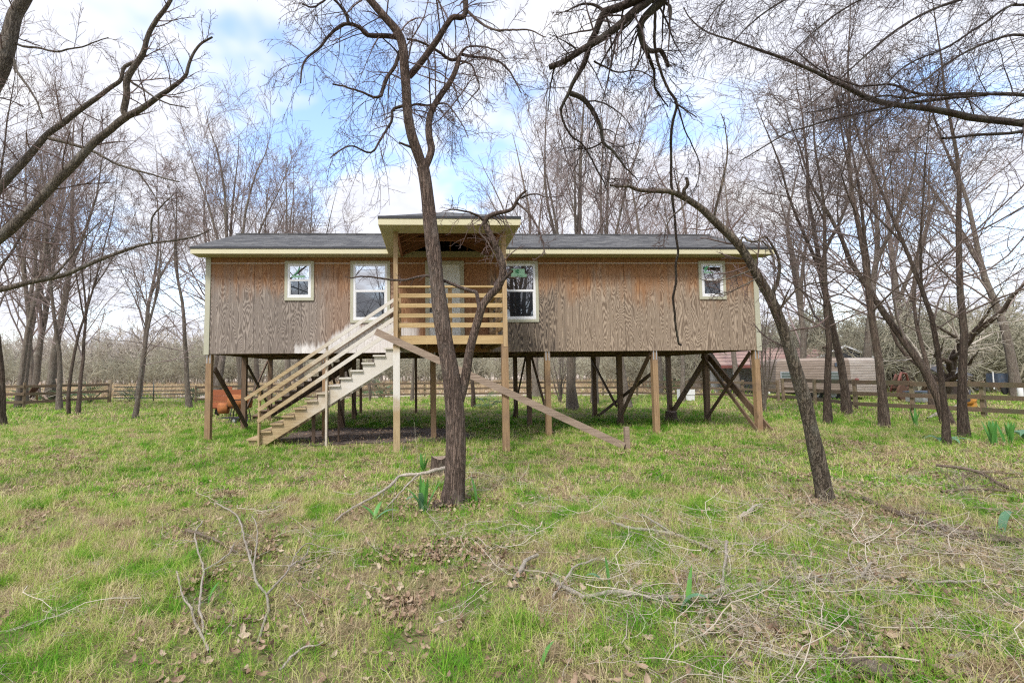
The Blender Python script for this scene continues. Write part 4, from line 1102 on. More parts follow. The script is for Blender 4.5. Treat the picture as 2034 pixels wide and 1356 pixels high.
FALLEN={
'forked_pale':[[(-1.168,3,0.023,0.0107),(-1.172,3.034,0.028,0.0102),(-1.2,3.153,0.04,0.0099),(-1.225,3.295,0.045,0.0095),(-1.334,3.571,0.056,0.0095),(-1.468,3.723,0.067,0.0092),(-1.596,3.979,0.078,0.0089),(-1.843,4.427,0.089,0.009),(-2.192,5.1,0.1,0.0093),(-2.439,5.508,0.095,0.009),(-2.9,6.032,0.078,0.0088)],
 [(-1.334,3.571,0.056,0.0088),(-1.316,3.694,0.067,0.0081),(-1.288,3.801,0.089,0.0073),(-1.278,3.949,0.111,0.0066),(-1.219,4.076,0.122,0.0058),(-1.248,4.35,0.111,0.0051)],
 [(-1.596,3.979,0.078,0.0078),(-1.722,4.331,0.1,0.0073),(-1.843,4.665,0.122,0.0067),(-2.001,5.021,0.133,0.006),(-2.154,5.29,0.122,0.005)],
 [(-1.278,3.949,0.111,0.0057),(-1.3,4.16,0.133,0.0052),(-1.287,4.408,0.122,0.0046),(-1.155,4.428,0.078,0.0039),(-0.992,4.419,0.04,0.0031)]],
'leafy_pale':[[(-1.431,2.925,0.023,0.0093),(-1.557,3.081,0.034,0.0088),(-1.688,3.244,0.045,0.0082),(-1.8,3.407,0.056,0.0075),(-1.915,3.519,0.067,0.0066),(-2.196,3.935,0.089,0.0061)],
 [(-1.555,3.109,0.028,0.0082),(-1.625,3.23,0.045,0.0079),(-1.713,3.354,0.067,0.0077),(-1.869,3.68,0.078,0.0078),(-2.015,3.995,0.083,0.0078),(-2.315,4.469,0.078,0.008),(-2.576,4.926,0.067,0.0081),(-2.741,5.384,0.056,0.008)],
 [(-2,3.964,0.083,0.008),(-1.951,4.083,0.089,0.0068),(-1.942,4.292,0.094,0.0056),(-2.018,4.56,0.089,0.0044)]],
'leaning_stick':[[(-0.002,7.138,0.243,0.0279),(-0.185,6.983,0.232,0.0258),(-0.378,6.89,0.21,0.024),(-0.545,6.908,0.194,0.0226),(-0.71,6.892,0.177,0.0211),(-0.769,6.594,0.133,0.0188),(-0.923,6.237,0.089,0.0166),(-1.066,5.984,0.056,0.0147),(-1.16,5.827,0.04,0.0131),(-1.223,5.563,0.034,0.0113),(-1.261,5.289,0.028,0.0097)],
 [(-0.435,6.877,0.199,0.012),(-0.538,6.549,0.155,0.01),(-0.624,6.241,0.111,0.0082),(-0.711,5.886,0.067,0.0065),(-0.776,5.688,0.034,0.0051)]],
'long_lichen':[[(0.788,3.702,0.034,0.0175),(0.844,3.602,0.034,0.0166),(0.954,3.446,0.034,0.0156),(1.046,3.466,0.034,0.0152),(1.181,3.516,0.034,0.0149),(1.3,3.469,0.034,0.0143),(1.472,3.4,0.034,0.0138),(1.614,3.411,0.034,0.0134),(1.791,3.408,0.034,0.013),(1.959,3.517,0.034,0.0129),(2.154,3.568,0.034,0.0127),(2.316,3.613,0.034,0.0124),(2.537,3.709,0.034,0.0122),(2.699,3.68,0.034,0.0117),(2.882,3.626,0.034,0.0111),(3.097,3.681,0.034,0.0108),(3.322,3.71,0.034,0.0104),(3.577,3.612,0.034,0.0098),(4.051,3.636,0.034,0.0097)],
 [(1.953,3.505,0.04,0.011),(2.103,3.72,0.1,0.011),(2.204,3.867,0.155,0.0107),(2.293,4.015,0.199,0.0103)],
 [(1.785,3.397,0.04,0.0089),(1.794,3.312,0.04,0.0078),(2.187,3.555,0.04,0.0076),(2.401,3.496,0.04,0.0068),(2.585,3.455,0.04,0.0059),(2.987,3.508,0.04,0.0052),(3.308,3.541,0.04,0.0043)],
 [(3.087,3.668,0.04,0.0108),(3.234,3.776,0.067,0.01),(3.321,3.833,0.089,0.009)]],
'curved_short':[[(0.715,3.44,0.028,0.0099),(0.801,3.578,0.045,0.0095),(0.928,3.753,0.067,0.0092),(0.991,3.871,0.067,0.0088),(1.126,3.994,0.056,0.0083),(1.244,4.106,0.04,0.0078)]],
'arched_grey':[[(0.493,3.746,0.028,0.0157),(0.576,3.906,0.045,0.0157),(0.658,4.077,0.056,0.0157),(0.763,4.189,0.045,0.0155)]],
'forked_dark':[[(1.698,5.032,0.056,0.0142),(1.784,4.793,0.067,0.0146),(1.992,4.7,0.067,0.0155),(2.165,4.605,0.05,0.0163),(2.261,4.426,0.04,0.0169),(2.334,4.286,0.028,0.0175)],
 [(2.058,5.167,0.089,0.0098),(2.104,4.841,0.078,0.0105),(2.158,4.589,0.056,0.0113)]],
'log_right':[[(5.123,5.977,0.04,0.0308),(4.988,5.509,0.04,0.0307),(4.916,5.01,0.04,0.0306),(4.898,4.719,0.04,0.0312),(5.027,4.59,0.04,0.0327),(5.224,4.415,0.04,0.0344),(5.463,4.264,0.04,0.0363)]],
'rail_right':[[(4.471,4.691,0.067,0.0142),(4.632,4.52,0.067,0.0142),(4.864,4.435,0.067,0.0144),(5.205,4.375,0.067,0.0149)]],
'broken_log':[[(2.124,2.735,0.04,0.0325),(2.126,2.655,0.04,0.0352),(2.174,2.587,0.04,0.0382),(2.258,2.522,0.04,0.0415)]],
'small_log':[[(2.713,2.686,0.034,0.0141),(2.808,2.698,0.034,0.0153),(2.891,2.715,0.04,0.0164)]],
'white_log':[[(15.549,15.485,0.034,0.0468),(16.951,16.523,0.078,0.0485),(18.343,17.579,0.122,0.0498),(19.554,18.36,0.166,0.0503),(22.658,20.7,0.232,0.0549),(24.445,21.8,0.243,0.0558)]],
'right_brush_stick':[[(7.541,7.426,0.149,0.0227),(7.64,7.228,0.149,0.0226),(7.722,6.999,0.122,0.0224),(7.436,6.477,0.067,0.0213),(7.323,6.111,0.028,0.0206)],
 [(6.537,6.139,0.028,0.0155),(7.045,6.589,0.078,0.0146),(7.39,6.908,0.144,0.0131)],
 [(6.347,6.212,0.056,0.0154),(6.778,6.309,0.067,0.0147),(7.118,6.262,0.056,0.0136),(7.324,6.164,0.034,0.0124)]],
'left_bent':[[(-2.75,5.075,0.056,0.0153),(-2.532,4.91,0.067,0.0134),(-2.266,4.731,0.056,0.0117),(-2.069,4.571,0.04,0.0101),(-1.954,4.472,0.028,0.0088)]],
'pale_arch':[[(3.136,5.249,0.028,0.0135),(3.306,5.35,0.056,0.0129),(3.487,5.499,0.078,0.0124),(3.607,5.577,0.078,0.0116)],
 [(3.136,5.249,0.028,0.0108),(3.045,5.014,0.04,0.0078),(2.978,4.924,0.028,0.0051)]],
'front_twig':[[(-0.939,2.718,0.028,0.007),(-0.885,2.853,0.045,0.0063),(-0.822,2.887,0.056,0.0053),(-0.754,2.907,0.056,0.0043)]],
}

# ================================================================ instancing of stuff
PROTO = bpy.data.collections.new('prototypes')      # never linked to the scene


def scatter(name, pts, rot, scl, tint, protos, label=None, pick=None):
    """one 'stuff' object: a cloud of points, each carrying one of the proto meshes"""
    pts = np.asarray(pts, float)
    n = len(pts)
    me = bpy.data.meshes.new(name)
    me.from_pydata(pts, [], [])
    rs = np.random.RandomState(len(name) * 7 + n % 97)
    if pick is None:
        pick = rs.randint(0, len(protos), n)
    a = me.attributes.new('rot', 'FLOAT_VECTOR', 'POINT')
    a.data.foreach_set('vector', np.asarray(rot, np.float32).ravel())
    a = me.attributes.new('scl', 'FLOAT', 'POINT')
    a.data.foreach_set('value', np.asarray(scl, np.float32))
    a = me.attributes.new('tint', 'FLOAT', 'POINT')
    a.data.foreach_set('value', np.asarray(tint, np.float32))
    a = me.attributes.new('pick', 'INT', 'POINT')
    a.data.foreach_set('value', np.asarray(pick, np.int32))
    o = link(name, me)
    coll = bpy.data.collections.new('proto_' + name)
    for i, p in enumerate(protos):
        po = bpy.data.objects.new('%s_source_%02d' % (name, i), p)
        coll.objects.link(po)
    ng = bpy.data.node_groups.new('scatter_' + name, 'GeometryNodeTree')
    ng.interface.new_socket('Geometry', in_out='INPUT', socket_type='NodeSocketGeometry')
    ng.interface.new_socket('Geometry', in_out='OUTPUT', socket_type='NodeSocketGeometry')
    gi = ng.nodes.new('NodeGroupInput')
    go = ng.nodes.new('NodeGroupOutput')
    ci = ng.nodes.new('GeometryNodeCollectionInfo')
    ci.inputs['Collection'].default_value = coll
    ci.inputs['Separate Children'].default_value = True
    ci.inputs['Reset Children'].default_value = True
    ip = ng.nodes.new('GeometryNodeInstanceOnPoints')
    ip.inputs['Pick Instance'].default_value = True

    def attr(nm, ty):
        q = ng.nodes.new('GeometryNodeInputNamedAttribute')
        q.data_type = ty
        q.inputs['Name'].default_value = nm
        return [s for s in q.outputs if s.enabled and s.name == 'Attribute'][0]
    e2r = ng.nodes.new('FunctionNodeEulerToRotation')
    ng.links.new(attr('rot', 'FLOAT_VECTOR'), e2r.inputs[0])
    ng.links.new(gi.outputs[0], ip.inputs['Points'])
    ng.links.new(ci.outputs[0], ip.inputs['Instance'])
    ng.links.new(attr('pick', 'INT'), ip.inputs['Instance Index'])
    ng.links.new(e2r.outputs[0], ip.inputs['Rotation'])
    ng.links.new(attr('scl', 'FLOAT'), ip.inputs['Scale'])
    ng.links.new(ip.outputs[0], go.inputs[0])
    md = o.modifiers.new('scatter', 'NODES')
    md.node_group = ng
    tag(o, label, kind='stuff')
    return o

# ================================================================ growing trees


def grow(rng, P, Rr, m, t0, t1, ang, lr, k, wander, trop, rr, rmin, lmin=0.0, taper=0.25, absl=None):
    """m children on every parent line; returns their centre lines and radii"""
    n, K, _ = P.shape
    idx = np.repeat(np.arange(n), m)
    c = len(idx)
    t = rng.uniform(t0, t1, c)
    # spread along the parent
    t = t0 + (t1 - t0) * ((np.tile(np.arange(m), n) + rng.uniform(0, 1, c)) / m)
    f = t * (K - 1)
    i = np.minimum(f.astype(int), K - 2)
    w = (f - i)[:, None]
    p = P[idx, i] * (1 - w) + P[idx, i + 1] * w
    r0 = Rr[idx, i] * (1 - w[:, 0]) + Rr[idx, i + 1] * w[:, 0]
    d = norm(P[idx, i + 1] - P[idx, i])
    L = np.linalg.norm(np.diff(P, axis=1), axis=2).sum(1)[idx]
    ln = (absl if absl is not None else L * lr) * (1 - 0.55 * (t - t0) / max(t1 - t0, 1e-3)) * rng.uniform(0.6, 1.25, c)
    ln = np.maximum(ln, lmin)
    rv = norm(rng.normal(size=(c, 3)))
    pr = norm(np.cross(d, rv))
    a = np.radians(rng.normal(ang[0], ang[1], c))[:, None]
    d = np.cos(a) * d + np.sin(a) * pr
    rad0 = np.maximum(np.minimum(r0 * rr * rng.uniform(0.75, 1.1, c), r0 * 0.85), rmin)
    Pc = np.empty((c, k, 3))
    Rc = np.empty((c, k))
    Pc[:, 0] = p
    Rc[:, 0] = rad0
    trop = np.asarray(trop, float)
    for j in range(1, k):
        d = norm(d + wander * rng.normal(size=(c, 3)) + trop)
        Pc[:, j] = Pc[:, j - 1] + d * (ln / (k - 1))[:, None]
        q = j / (k - 1)
        Rc[:, j] = np.maximum(rad0 * (1 - q * (1 - taper)), rmin * (1 - 0.35 * q))
    return Pc, Rc


def line(rng, p, d, L, r0, r1, K, wander, trop=(0, 0, 0.0), flare=0.0):
    P = np.empty((1, K, 3))
    P[0, 0] = p
    d = np.asarray(d, float)
    d = d / np.linalg.norm(d)
    for j in range(1, K):
        d = d + wander * rng.normal(size=3) + np.asarray(trop)
        d = d / np.linalg.norm(d)
        P[0, j] = P[0, j - 1] + d * L / (K - 1)
    t = np.linspace(0, 1, K)
    Rr = r0 + (r1 - r0) * t ** 0.85
    if flare:
        h = t * L
        Rr = Rr * (1 + flare * np.exp(-h / 0.28))
    return P, Rr[None]


KINDS = {
    # leaders: count, along trunk, angle, length ;  then three or four orders of branching
    'vase': dict(lead=(3, .24, .50, (16, 5), .72, .06), b=[(11, .14, .98, (36, 9), .50, 7, .09, .05), (7, .15, 1., (38, 12), .55, 6, .11, .035), (6, .1, 1., (40, 14), .58, 4, .14, .02)]),
    'vase_thin': dict(lead=(1, .33, .5, (14, 4), .64, .07), b=[(17, .22, .98, (38, 8), .46, 7, .09, .05), (8, .15, 1., (38, 12), .55, 6, .11, .035), (6, .1, 1., (40, 14), .58, 4, .14, .02)]),
    'fork': dict(lead=(2, .26, .5, (18, 5), .70, .07), b=[(14, .22, .98, (48, 12), .42, 7, .12, .025), (7, .12, 1., (44, 14), .52, 6, .14, .01), (6, .1, 1., (45, 16), .58, 4, .17, .0)]),
    'single': dict(lead=(1, .45, .6, (16, 5), .55, .07), b=[(19, .22, .99, (56, 12), .38, 7, .13, .03), (7, .12, 1., (44, 14), .50, 6, .15, .01), (6, .1, 1., (45, 16), .58, 4, .18, .0)]),
    'multi': dict(lead=(9, .0, .06, (11, 4), .92, .03), b=[(6, .35, .98, (26, 9), .30, 4, .12, .05), (6, .1, 1., (34, 12), .5, 3, .15, .04)]),
    'brushy': dict(lead=(7, .05, .5, (34, 12), .7, .02), b=[(8, .1, 1., (42, 14), .42, 4, .2, .0), (7, .1, 1., (46, 16), .55, 3, .22, .0)]),
}


def tree_proto(seed, kind, H, r0, bark_m, twig_m, tmin=0.006, lean=(0, 0), wob=0.05, sides=8, density=1.0, flare=0.35):
    """returns (trunk mesh, crown mesh) standing at the origin"""
    rng = np.random.RandomState(seed)
    k = KINDS[kind]
    P, Rr = line(rng, (0, 0, -0.12), (lean[0], lean[1], 1), H * 0.98, r0, r0 * 0.06, 14, wob * 1.3, (0, 0, 0.04), flare)
    if kind == 'multi':
        Rr = Rr * 0.8
    main = [(P, Rr)]
    if k['lead'][0]:
        c, a, b, an, l, up = k['lead']
        P1, R1 = grow(rng, P, Rr, c, a, b, an, l, 10, wob * 1.1, (0, 0, up), .74, r0 * 0.05, taper=.07)
        main.append((P1, R1))
    parts_t = [tube_arrays(p, r, sides) for p, r in main]
    # resample parents to the same count so that one call can branch all of them
    allP = np.concatenate([np.stack([resample(np.c_[p[i], r[i]], 10)[:, :3] for i in range(len(p))]) for p, r in main])
    allR = np.concatenate([np.stack([resample(np.c_[p[i], r[i]], 10)[:, 3] for i in range(len(p))]) for p, r in main])
    parts_c = []
    curP, curR = allP, allR
    for o, (m, a, b, an, l, kk, wn, up) in enumerate(k['b']):
        m = max(2, int(round(m * (density if o else 1))))
        if o == 0 and k['lead'][0]:
            # trunk carries fewer low branches
            pass
        curP, curR = grow(rng, curP, curR, m, a, b, an, l, kk, wn, (0, 0, up) , .40 if o == 0 else .6, tmin * (1.5 if o == 0 else 1.0))
        parts_c.append(tube_arrays(curP, curR, 5 if o == 0 else (4 if o == 1 and len(curP) < 500 else 3)))
    return arrays_mesh('trunk', parts_t, bark_m), arrays_mesh('crown', parts_c, twig_m)


def plant_tree(name, protos, loc, H, rz, label, cat='tree', group=None, sx=1.0, tilt=(0, 0)):
    tm, cm, h0 = protos
    t = thing(name, label, cat, (loc[0], loc[1], float(gz(loc[0], loc[1]))), 0, group)
    t.rotation_euler = (tilt[0], tilt[1], rz)
    s = H / h0
    t.scale = (s * sx, s * sx, s)
    link('trunk', tm, None, t)
    link('crown', cm, None, t)
    return t


def proto(seed, kind, H, r0, bark_m, twig_m, **kw):
    a, b = tree_proto(seed, kind, H, r0, mt[bark_m], mt[twig_m], **kw)
    return (a, b, H)


PT = {
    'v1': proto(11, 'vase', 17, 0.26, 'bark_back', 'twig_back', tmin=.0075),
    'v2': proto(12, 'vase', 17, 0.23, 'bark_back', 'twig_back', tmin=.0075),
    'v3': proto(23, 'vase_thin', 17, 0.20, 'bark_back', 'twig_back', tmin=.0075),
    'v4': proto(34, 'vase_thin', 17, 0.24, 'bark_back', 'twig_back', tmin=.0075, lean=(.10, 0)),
    'r1': proto(41, 'fork', 13, 0.125, 'bark_brown', 'twig_right', tmin=.0055),
    'r2': proto(42, 'fork', 13, 0.10, 'bark_brown', 'twig_right', tmin=.0055, lean=(-.06, .03)),
    's1': proto(51, 'single', 13, 0.115, 'bark_brown', 'twig_right', tmin=.0055, wob=.035),
    's2': proto(52, 'single', 12, 0.12, 'bark_back', 'twig_back', tmin=.007, wob=.05),
    's3': proto(58, 'fork', 12, 0.115, 'bark_brown', 'twig_back', tmin=.0065, wob=.06),
    'm1': proto(61, 'multi', 6, 0.055, 'bark_back', 'twig_back', tmin=.005, sides=6),
    'g1': proto(71, 'brushy', 8, 0.26, 'bark_brown', 'brush', tmin=.0075, lean=(-.5, 0), wob=.14),
}

# (x, y, proto, height, turn, label)
TREES = [
    # left lawn and fence line
    (-15.0, 16.1, 's3', 13.0, 0.3, 'dark grey bare tree at the far left edge, nearest the fence corner', 1.0),
    (-20.6, 22.0, 'r1', 15.0, 2.0, 'bare tree behind the one at the far left edge', 1.00),
    (-23.0, 25.5, 'v3', 19.0, 1.0, 'tall bare tree at the left edge beside the fence', 0.70),
    (-25.6, 30.5, 'v4', 20.2, 0.2, 'thick dark trunk leaning right behind the left fence and brush pile', 1.0),
    (-24.0, 27.0, 'v2', 18.0, 4.6, 'bare tree whose crown fills the sky behind the left limbs', 0.75),
    (-28.5, 33.0, 'v1', 19.5, 3.1, 'tall bare tree far behind the left fence', 0.8),
    (-21.5, 33.0, 'v4', 18.0, 1.5, 'bare tree standing behind the metal gate', 0.8),
    (-32.5, 37.0, 'v2', 20.0, 0.9, 'bare tree at the far left end of the meadow', 1.0),
    (-18.9, 23.2, 's2', 13.0, 4.0, 'slim bare tree just right of the brush pile', 1.00),
    (-16.95, 21.3, 'r2', 12.5, 1.2, 'left stem of the twin trees left of the metal gate', 0.85),
    (-16.45, 21.2, 's3', 12.0, 3.9, 'right stem of the twin trees left of the metal gate', 0.80),
    (-12.1, 18.45, 's2', 8.6, 1.7, 'short straight bare tree in front of the metal gate', 1.20),
    (-13.5, 24.9, 's2', 12.5, 5.0, 'bare tree with level branches between gate and house', 1.20),
    # behind the house, left of the porch roof
    (-17.2, 35.5, 'v1', 20.2, 2.6, 'tall fan shaped bare tree above the left end of the roof', 0.90),
    (-15.0, 31.0, 'v3', 19.0, 0.4, 'grey bare trunk seen just behind the left corner post', 1.10),
    (-13.6, 31.5, 'v3', 21.3, 3.3, 'tallest straight bare tree behind the left part of the roof', 1.00),
    (-14.9, 37.0, 'v2', 18.5, 1.1, 'slender bare tree behind the small left window', 0.80),
    (-11.1, 33.0, 'v1', 18.6, 5.2, 'broad bare tree above the middle of the left roof', 0.85),
    (-12.4, 41.0, 'v4', 20.7, 4.0, 'far bare tree right of the tallest straight one', 0.90),
    (-9.4, 35.5, 'v2', 16.8, 2.2, 'bare tree with two upright stems left of the porch roof', 0.80),
    (-9.2, 43.0, 'v1', 15.7, 0.9, 'lower bare tree touching the left end of the porch roof', 0.80),
    (-7.0, 46.0, 'v3', 13.4, 2.9, 'small far bare tree left of the forked trunk', 0.90),
    (-2.1, 28.0, 's2', 11.0, 0.5, 'slim bare trunk seen under the porch behind the fence line', 1.00),
    (1.2, 22.3, 'r2', 10.0, 2.4, 'dark forked trunk standing behind the porch between the stilts', 1.30),
    # behind the house, right of the porch roof
    (5.35, 20.4, 'v1', 15.2, 1.9, 'big vase shaped bare tree right of the porch roof', 0.95),
    (5.8, 31.0, 'v2', 19.0, 4.4, 'pale bare tree behind the porch roof\'s right end', 0.90),
    (7.7, 25.0, 'v3', 16.8, 5.6, 'bare tree behind the hanging limb above the right roof', 1.00),
    (8.35, 22.1, 'v4', 15.1, 3.0, 'bare trunk behind the braced stilts under the right half of the house', 0.90),
    (12.7, 25.7, 's2', 13.0, 2.1, 'thin bare trunk beside the white box under the house', 1.00),
    (14.6, 33.0, 'v1', 19.0, 0.1, 'bare tree above the roof left of the leaning trunk', 0.90),
    (19.0, 36.0, 'v2', 20.2, 3.7, 'pale far bare tree behind the red roofed shed', 0.90),
    (18.0, 29.5, 'v3', 17.4, 1.4, 'bare tree growing behind the left end of the caravan', 0.90),
    # right lawn
    (11.42, 14.35, 's1', 11.5, 2.5, 'straight bare tree with flared base left of the forked one near the caravan', 1.00),
    (14.77, 17.66, 'r1', 14.0, 0.6, 'forked grey tree in front of the caravan\'s middle', 1.1),
    (12.42, 13.6, 's1', 13.5, 4.4, 'thick dark scarred trunk in front of the right fence', 1.02),
    (10.66, 10.25, 'r2', 9.5, 3.4, 'thin dark bare tree nearest the camera at the right fence', 0.9),
    (12.21, 11.33, 's1', 11.5, 2.1, 'brown bare tree just right of the thin dark one', 0.95),
    (14.9, 14.2, 's3', 12.5, 4.1, 'pale trunk half hidden behind the pair of right trees', 1.10),
    (25.8, 24.5, 'g1', 8.5, 0.2, 'gnarled reddish tree with sprawling limbs by the blue cart', 1.00),
    (23.2, 31.0, 'v2', 17.9, 2.0, 'pale bare tree rising behind the caravan', 0.95),
    (25.4, 29.0, 'v4', 19.0, 5.5, 'tall bare tree behind the caravan\'s right end', 0.95),
    (32.0, 33.0, 'v1', 20.2, 4.2, 'tall far bare tree between the junk and the right edge', 1.00),
    (30.5, 25.5, 'v3', 17.9, 3.0, 'bare tree at the far right edge behind the fence', 1.10),
    (19.8, 19.5, 'r2', 12.5, 1.3, 'bare tree inside the neighbouring yard behind the right fence', 1.00),
    # woods behind the photographer, mirrored in the window panes
    (-10.0, -9.0, 'v1', 15.0, 1.0, 'bare tree mirrored in the small left window', 1.0),
    (-5.6, -12.0, 'v3', 15.0, 2.0, 'bare tree mirrored at the left of the window over the stairs', 1.3),
    (-2.2, -14.0, 'v1', 16.0, 2.7, 'bare tree mirrored at the right of the window over the stairs', 1.1),
    (5.2, -7.0, 'r1', 14.0, 3.0, 'dark trunk mirrored at the left of the dark porch window', 2.2),
    (6.4, -9.5, 's1', 14.0, 4.0, 'dark trunk mirrored in the middle of the dark porch window', 2.4),
    (7.6, -10.0, 'r2', 15.0, 0.6, 'dark trunk mirrored at the right of the dark porch window', 2.6),
    (8.6, -13.0, 'v2', 16.0, 5.0, 'bare tree mirrored at the right edge of the dark porch window', 1.5),
    (20.5, -9.0, 'r1', 14.0, 6.0, 'bare tree mirrored in the small right window', 1.4),
    (23.0, -11.0, 'v4', 15.0, 1.6, 'bare tree mirrored at the edge of the small right window', 1.2),
]
for x, y, p, H, rz, lab, sx in TREES:
    plant_tree('bare_tree', PT[p], (x, y), H, rz, lab, group='bare trees in the woods', sx=sx)
for x, y, H, rz, lab in ((12.5, 18.8, 6.5, 0.5, 'many stemmed shrub tree beside the right corner post'), (6.0, 25.4, 5.4, 2.5, 'pale many stemmed shrub tree seen under the right half of the house'),
                         (-4.4, 26.9, 3.2, 4.1, 'small many stemmed shrub seen under the stairs')):
    plant_tree('shrub_tree', PT['m1'], (x, y), H, rz, lab, 'shrub', 'many stemmed shrubs')

# ---------------------------------------------------------------- traced foreground trees


def traced_tree(name, key, label, trunk_idx, bark_m, twig_m, orders, seed, sides=12, lump=0.05, extra=None, base=None, limb_m=None):
    rng = np.random.RandomState(seed)
    L = [catmull(p, 4) for p in LIMBS[key]]
    if extra:
        L = [catmull(p, 4) for p in extra] + L
        trunk_idx = [i for i in range(len(extra))] + [i + len(extra) for i in trunk_idx]
    b = L[0][0][:3] if base is None else np.array(base)
    root = thing(name, label, 'tree', (float(b[0]), float(b[1]), 0))
    off = np.array([b[0], b[1], 0.0])

    def sweep(idx, s):
        out = []
        for i in idx:
            A = L[i].copy()
            n = max(len(A), int(np.linalg.norm(np.diff(A[:, :3], axis=0), axis=1).sum() / 0.05))
            A = resample(A, min(n, 160))
            A[:, 3] *= 1 + lump * np.interp(np.arange(len(A)), np.arange(0, len(A) + 7, 7), rng.normal(size=len(np.arange(0, len(A) + 7, 7))))
            thin = A[:, 3].max() < 0.03
            A[:, :3] += 0.0015 * rng.normal(size=(len(A), 3)) if thin else 0
            V, Q = tube_arrays((A[:, :3] - off)[None], np.maximum(A[:, 3], .002)[None], 7 if thin else s)
            out.append((V, Q))
        return out
    tr_ = sweep(trunk_idx, sides)
    if not extra:
        # buttress roots running out from the foot of the trunk
        r0 = L[0][0][3]
        for k in range(7):
            a = k * .9 + rng.uniform(-.25, .25)
            c_, s_ = math.cos(a), math.sin(a)
            ln = r0 * rng.uniform(1.9, 3.0)
            A = np.array([(c_ * r0 * .35, s_ * r0 * .35, r0 * 2.4), (c_ * r0 * .72, s_ * r0 * .72, r0 * 1.1), (c_ * r0 * 1.05, s_ * r0 * 1.05, r0 * .35), (c_ * ln * .7, s_ * ln * .7, .03), (c_ * ln, s_ * ln, -.05)])
            A = catmull(A, 3) + (L[0][0][:3] - off) * np.array([1, 1, 0])
            tr_.append(tube_arrays(A[None], np.linspace(r0 * .42, r0 * .16, len(A))[None], 8))
    link('trunk', arrays_mesh('trunk', tr_, mt[bark_m]), None, root)
    rest = [i for i in range(len(L)) if i not in trunk_idx]
    for i in rest:
        link('limb', arrays_mesh('limb', sweep([i], sides - 3), mt[limb_m or bark_m]), None, root)
    parts = []
    for (ids, m, a, bb, an, ln, kk, wn, trop, sub) in orders:
        ids = [i + (len(extra) if extra else 0) for i in ids]
        Pp = np.stack([resample(L[i], 24)[:, :3] - off for i in ids])
        Rp = np.stack([resample(L[i], 24)[:, 3] for i in ids])
        c1, r1 = grow(rng, Pp, Rp, m, a, bb, an, 0, kk, wn, trop, .34, .0030, absl=ln)
        r1 = np.minimum(r1, 0.0085)
        parts.append(tube_arrays(c1, r1, 4))
        for (m2, an2, lr2, k2, w2, tr2, rm) in sub:
            c1, r1 = grow(rng, c1, r1, m2, .12, 1.0, an2, lr2, k2, w2, tr2, .6, rm)
            parts.append(tube_arrays(c1, r1, 3))
    if parts:
        link('twigs', arrays_mesh('twigs', parts, mt[twig_m]), None, root)
    return root


S2 = [(6, (46, 16), .50, 5, .12, (0, 0, -.03), .0025), (3, (46, 18), .55, 4, .15, (0, 0, -.03), .0019)]
SH = [(4, (48, 16), .50, 5, .13, (0, 0, -.06), .0024), (2, (48, 18), .5, 3, .16, (0, 0, -.04), .0018)]
traced_tree('forked_tree', 'center', 'tall forked tree with brown bark standing in front of the porch', [0, 1, 2, 16], 'bark_hero', 'twig_hero', [
    (list(range(1, 4)), 16, .35, 1.0, (60, 18), 1.05, 8, .10, (0, 0, -.06), S2),
    (list(range(4, 8)), 19, .12, 1.0, (60, 20), .95, 8, .10, (0, 0, -.12), S2),
    (list(range(8, 16)), 13, .12, 1.0, (58, 20), .80, 8, .10, (0, 0, -.10), S2),
    ([16], 9, .62, 1.0, (60, 18), .40, 5, .18, (0, 0, -.05), SH),
    ([17, 18, 19, 20], 12, .05, 1.0, (60, 20), .45, 6, .18, (0, 0, -.10), SH),
    ([21], 9, .45, 1.0, (50, 20), .18, 4, .2, (0, 0, .0), [(3, (48, 18), .5, 3, .2, (0, 0, 0), .0018)]),
    ([23], 12, .1, 1.0, (60, 20), .32, 5, .2, (0, 0, -.08), SH),
], 101, limb_m='bark_limb')
traced_tree('leaning_tree', 'lean', 'rough barked tree leaning left across the right end of the house', [0], 'bark_lean', 'twig_hero', [
    ([0], 18, .45, 1.0, (58, 18), .65, 7, .13, (0, 0, .03), S2),
    ([1], 12, .1, 1.0, (58, 18), .5, 6, .18, (0, 0, -.02), S2),
    (list(range(3, 10)), 7, .15, 1.0, (52, 18), .34, 5, .18, (0, 0, .0), S2),
], 102)
e = LIMBS['over'][0][0]
over_trunk = [[(4.6, -1.6, -0.1, .26), (4.5, -1.5, .8, .20), (4.35, -1.2, 2.2, .18), (4.1, -.6, 3.6, .165), (3.7, .3, 4.9, .145), (3.0, 1.6, 5.9, .115), (2.4, 2.6, 6.2, .095), tuple(e)]]
traced_tree('overhanging_tree', 'over', 'dark lichen covered limb hanging into the picture from the top centre', [0, 1, 2], 'bark_dark', 'twig_dark', [
    ([0, 1], 15, .25, 1.0, (62, 18), .75, 7, .12, (0, 0, -.10), S2),
    ([2, 3, 4, 5], 11, .15, 1.0, (58, 20), .55, 7, .13, (0, 0, -.09), S2),
    ([6], 9, .08, .62, (50, 18), .30, 5, .2, (0, 0, -.04), SH),
    ([8, 9, 11, 12, 13], 6, .2, 1.0, (52, 18), .34, 5, .2, (0, 0, -.08), S2),
], 103, extra=over_trunk)
e = LIMBS['right'][0][0]
e2 = LIMBS['right'][1][0]
rt = [[(14.6, 8.6, -0.1, .30), (14.5, 8.5, 1.5, .24), (14.2, 8.3, 3.2, .21), (13.8, 8.1, 4.4, .18), tuple(e)]]
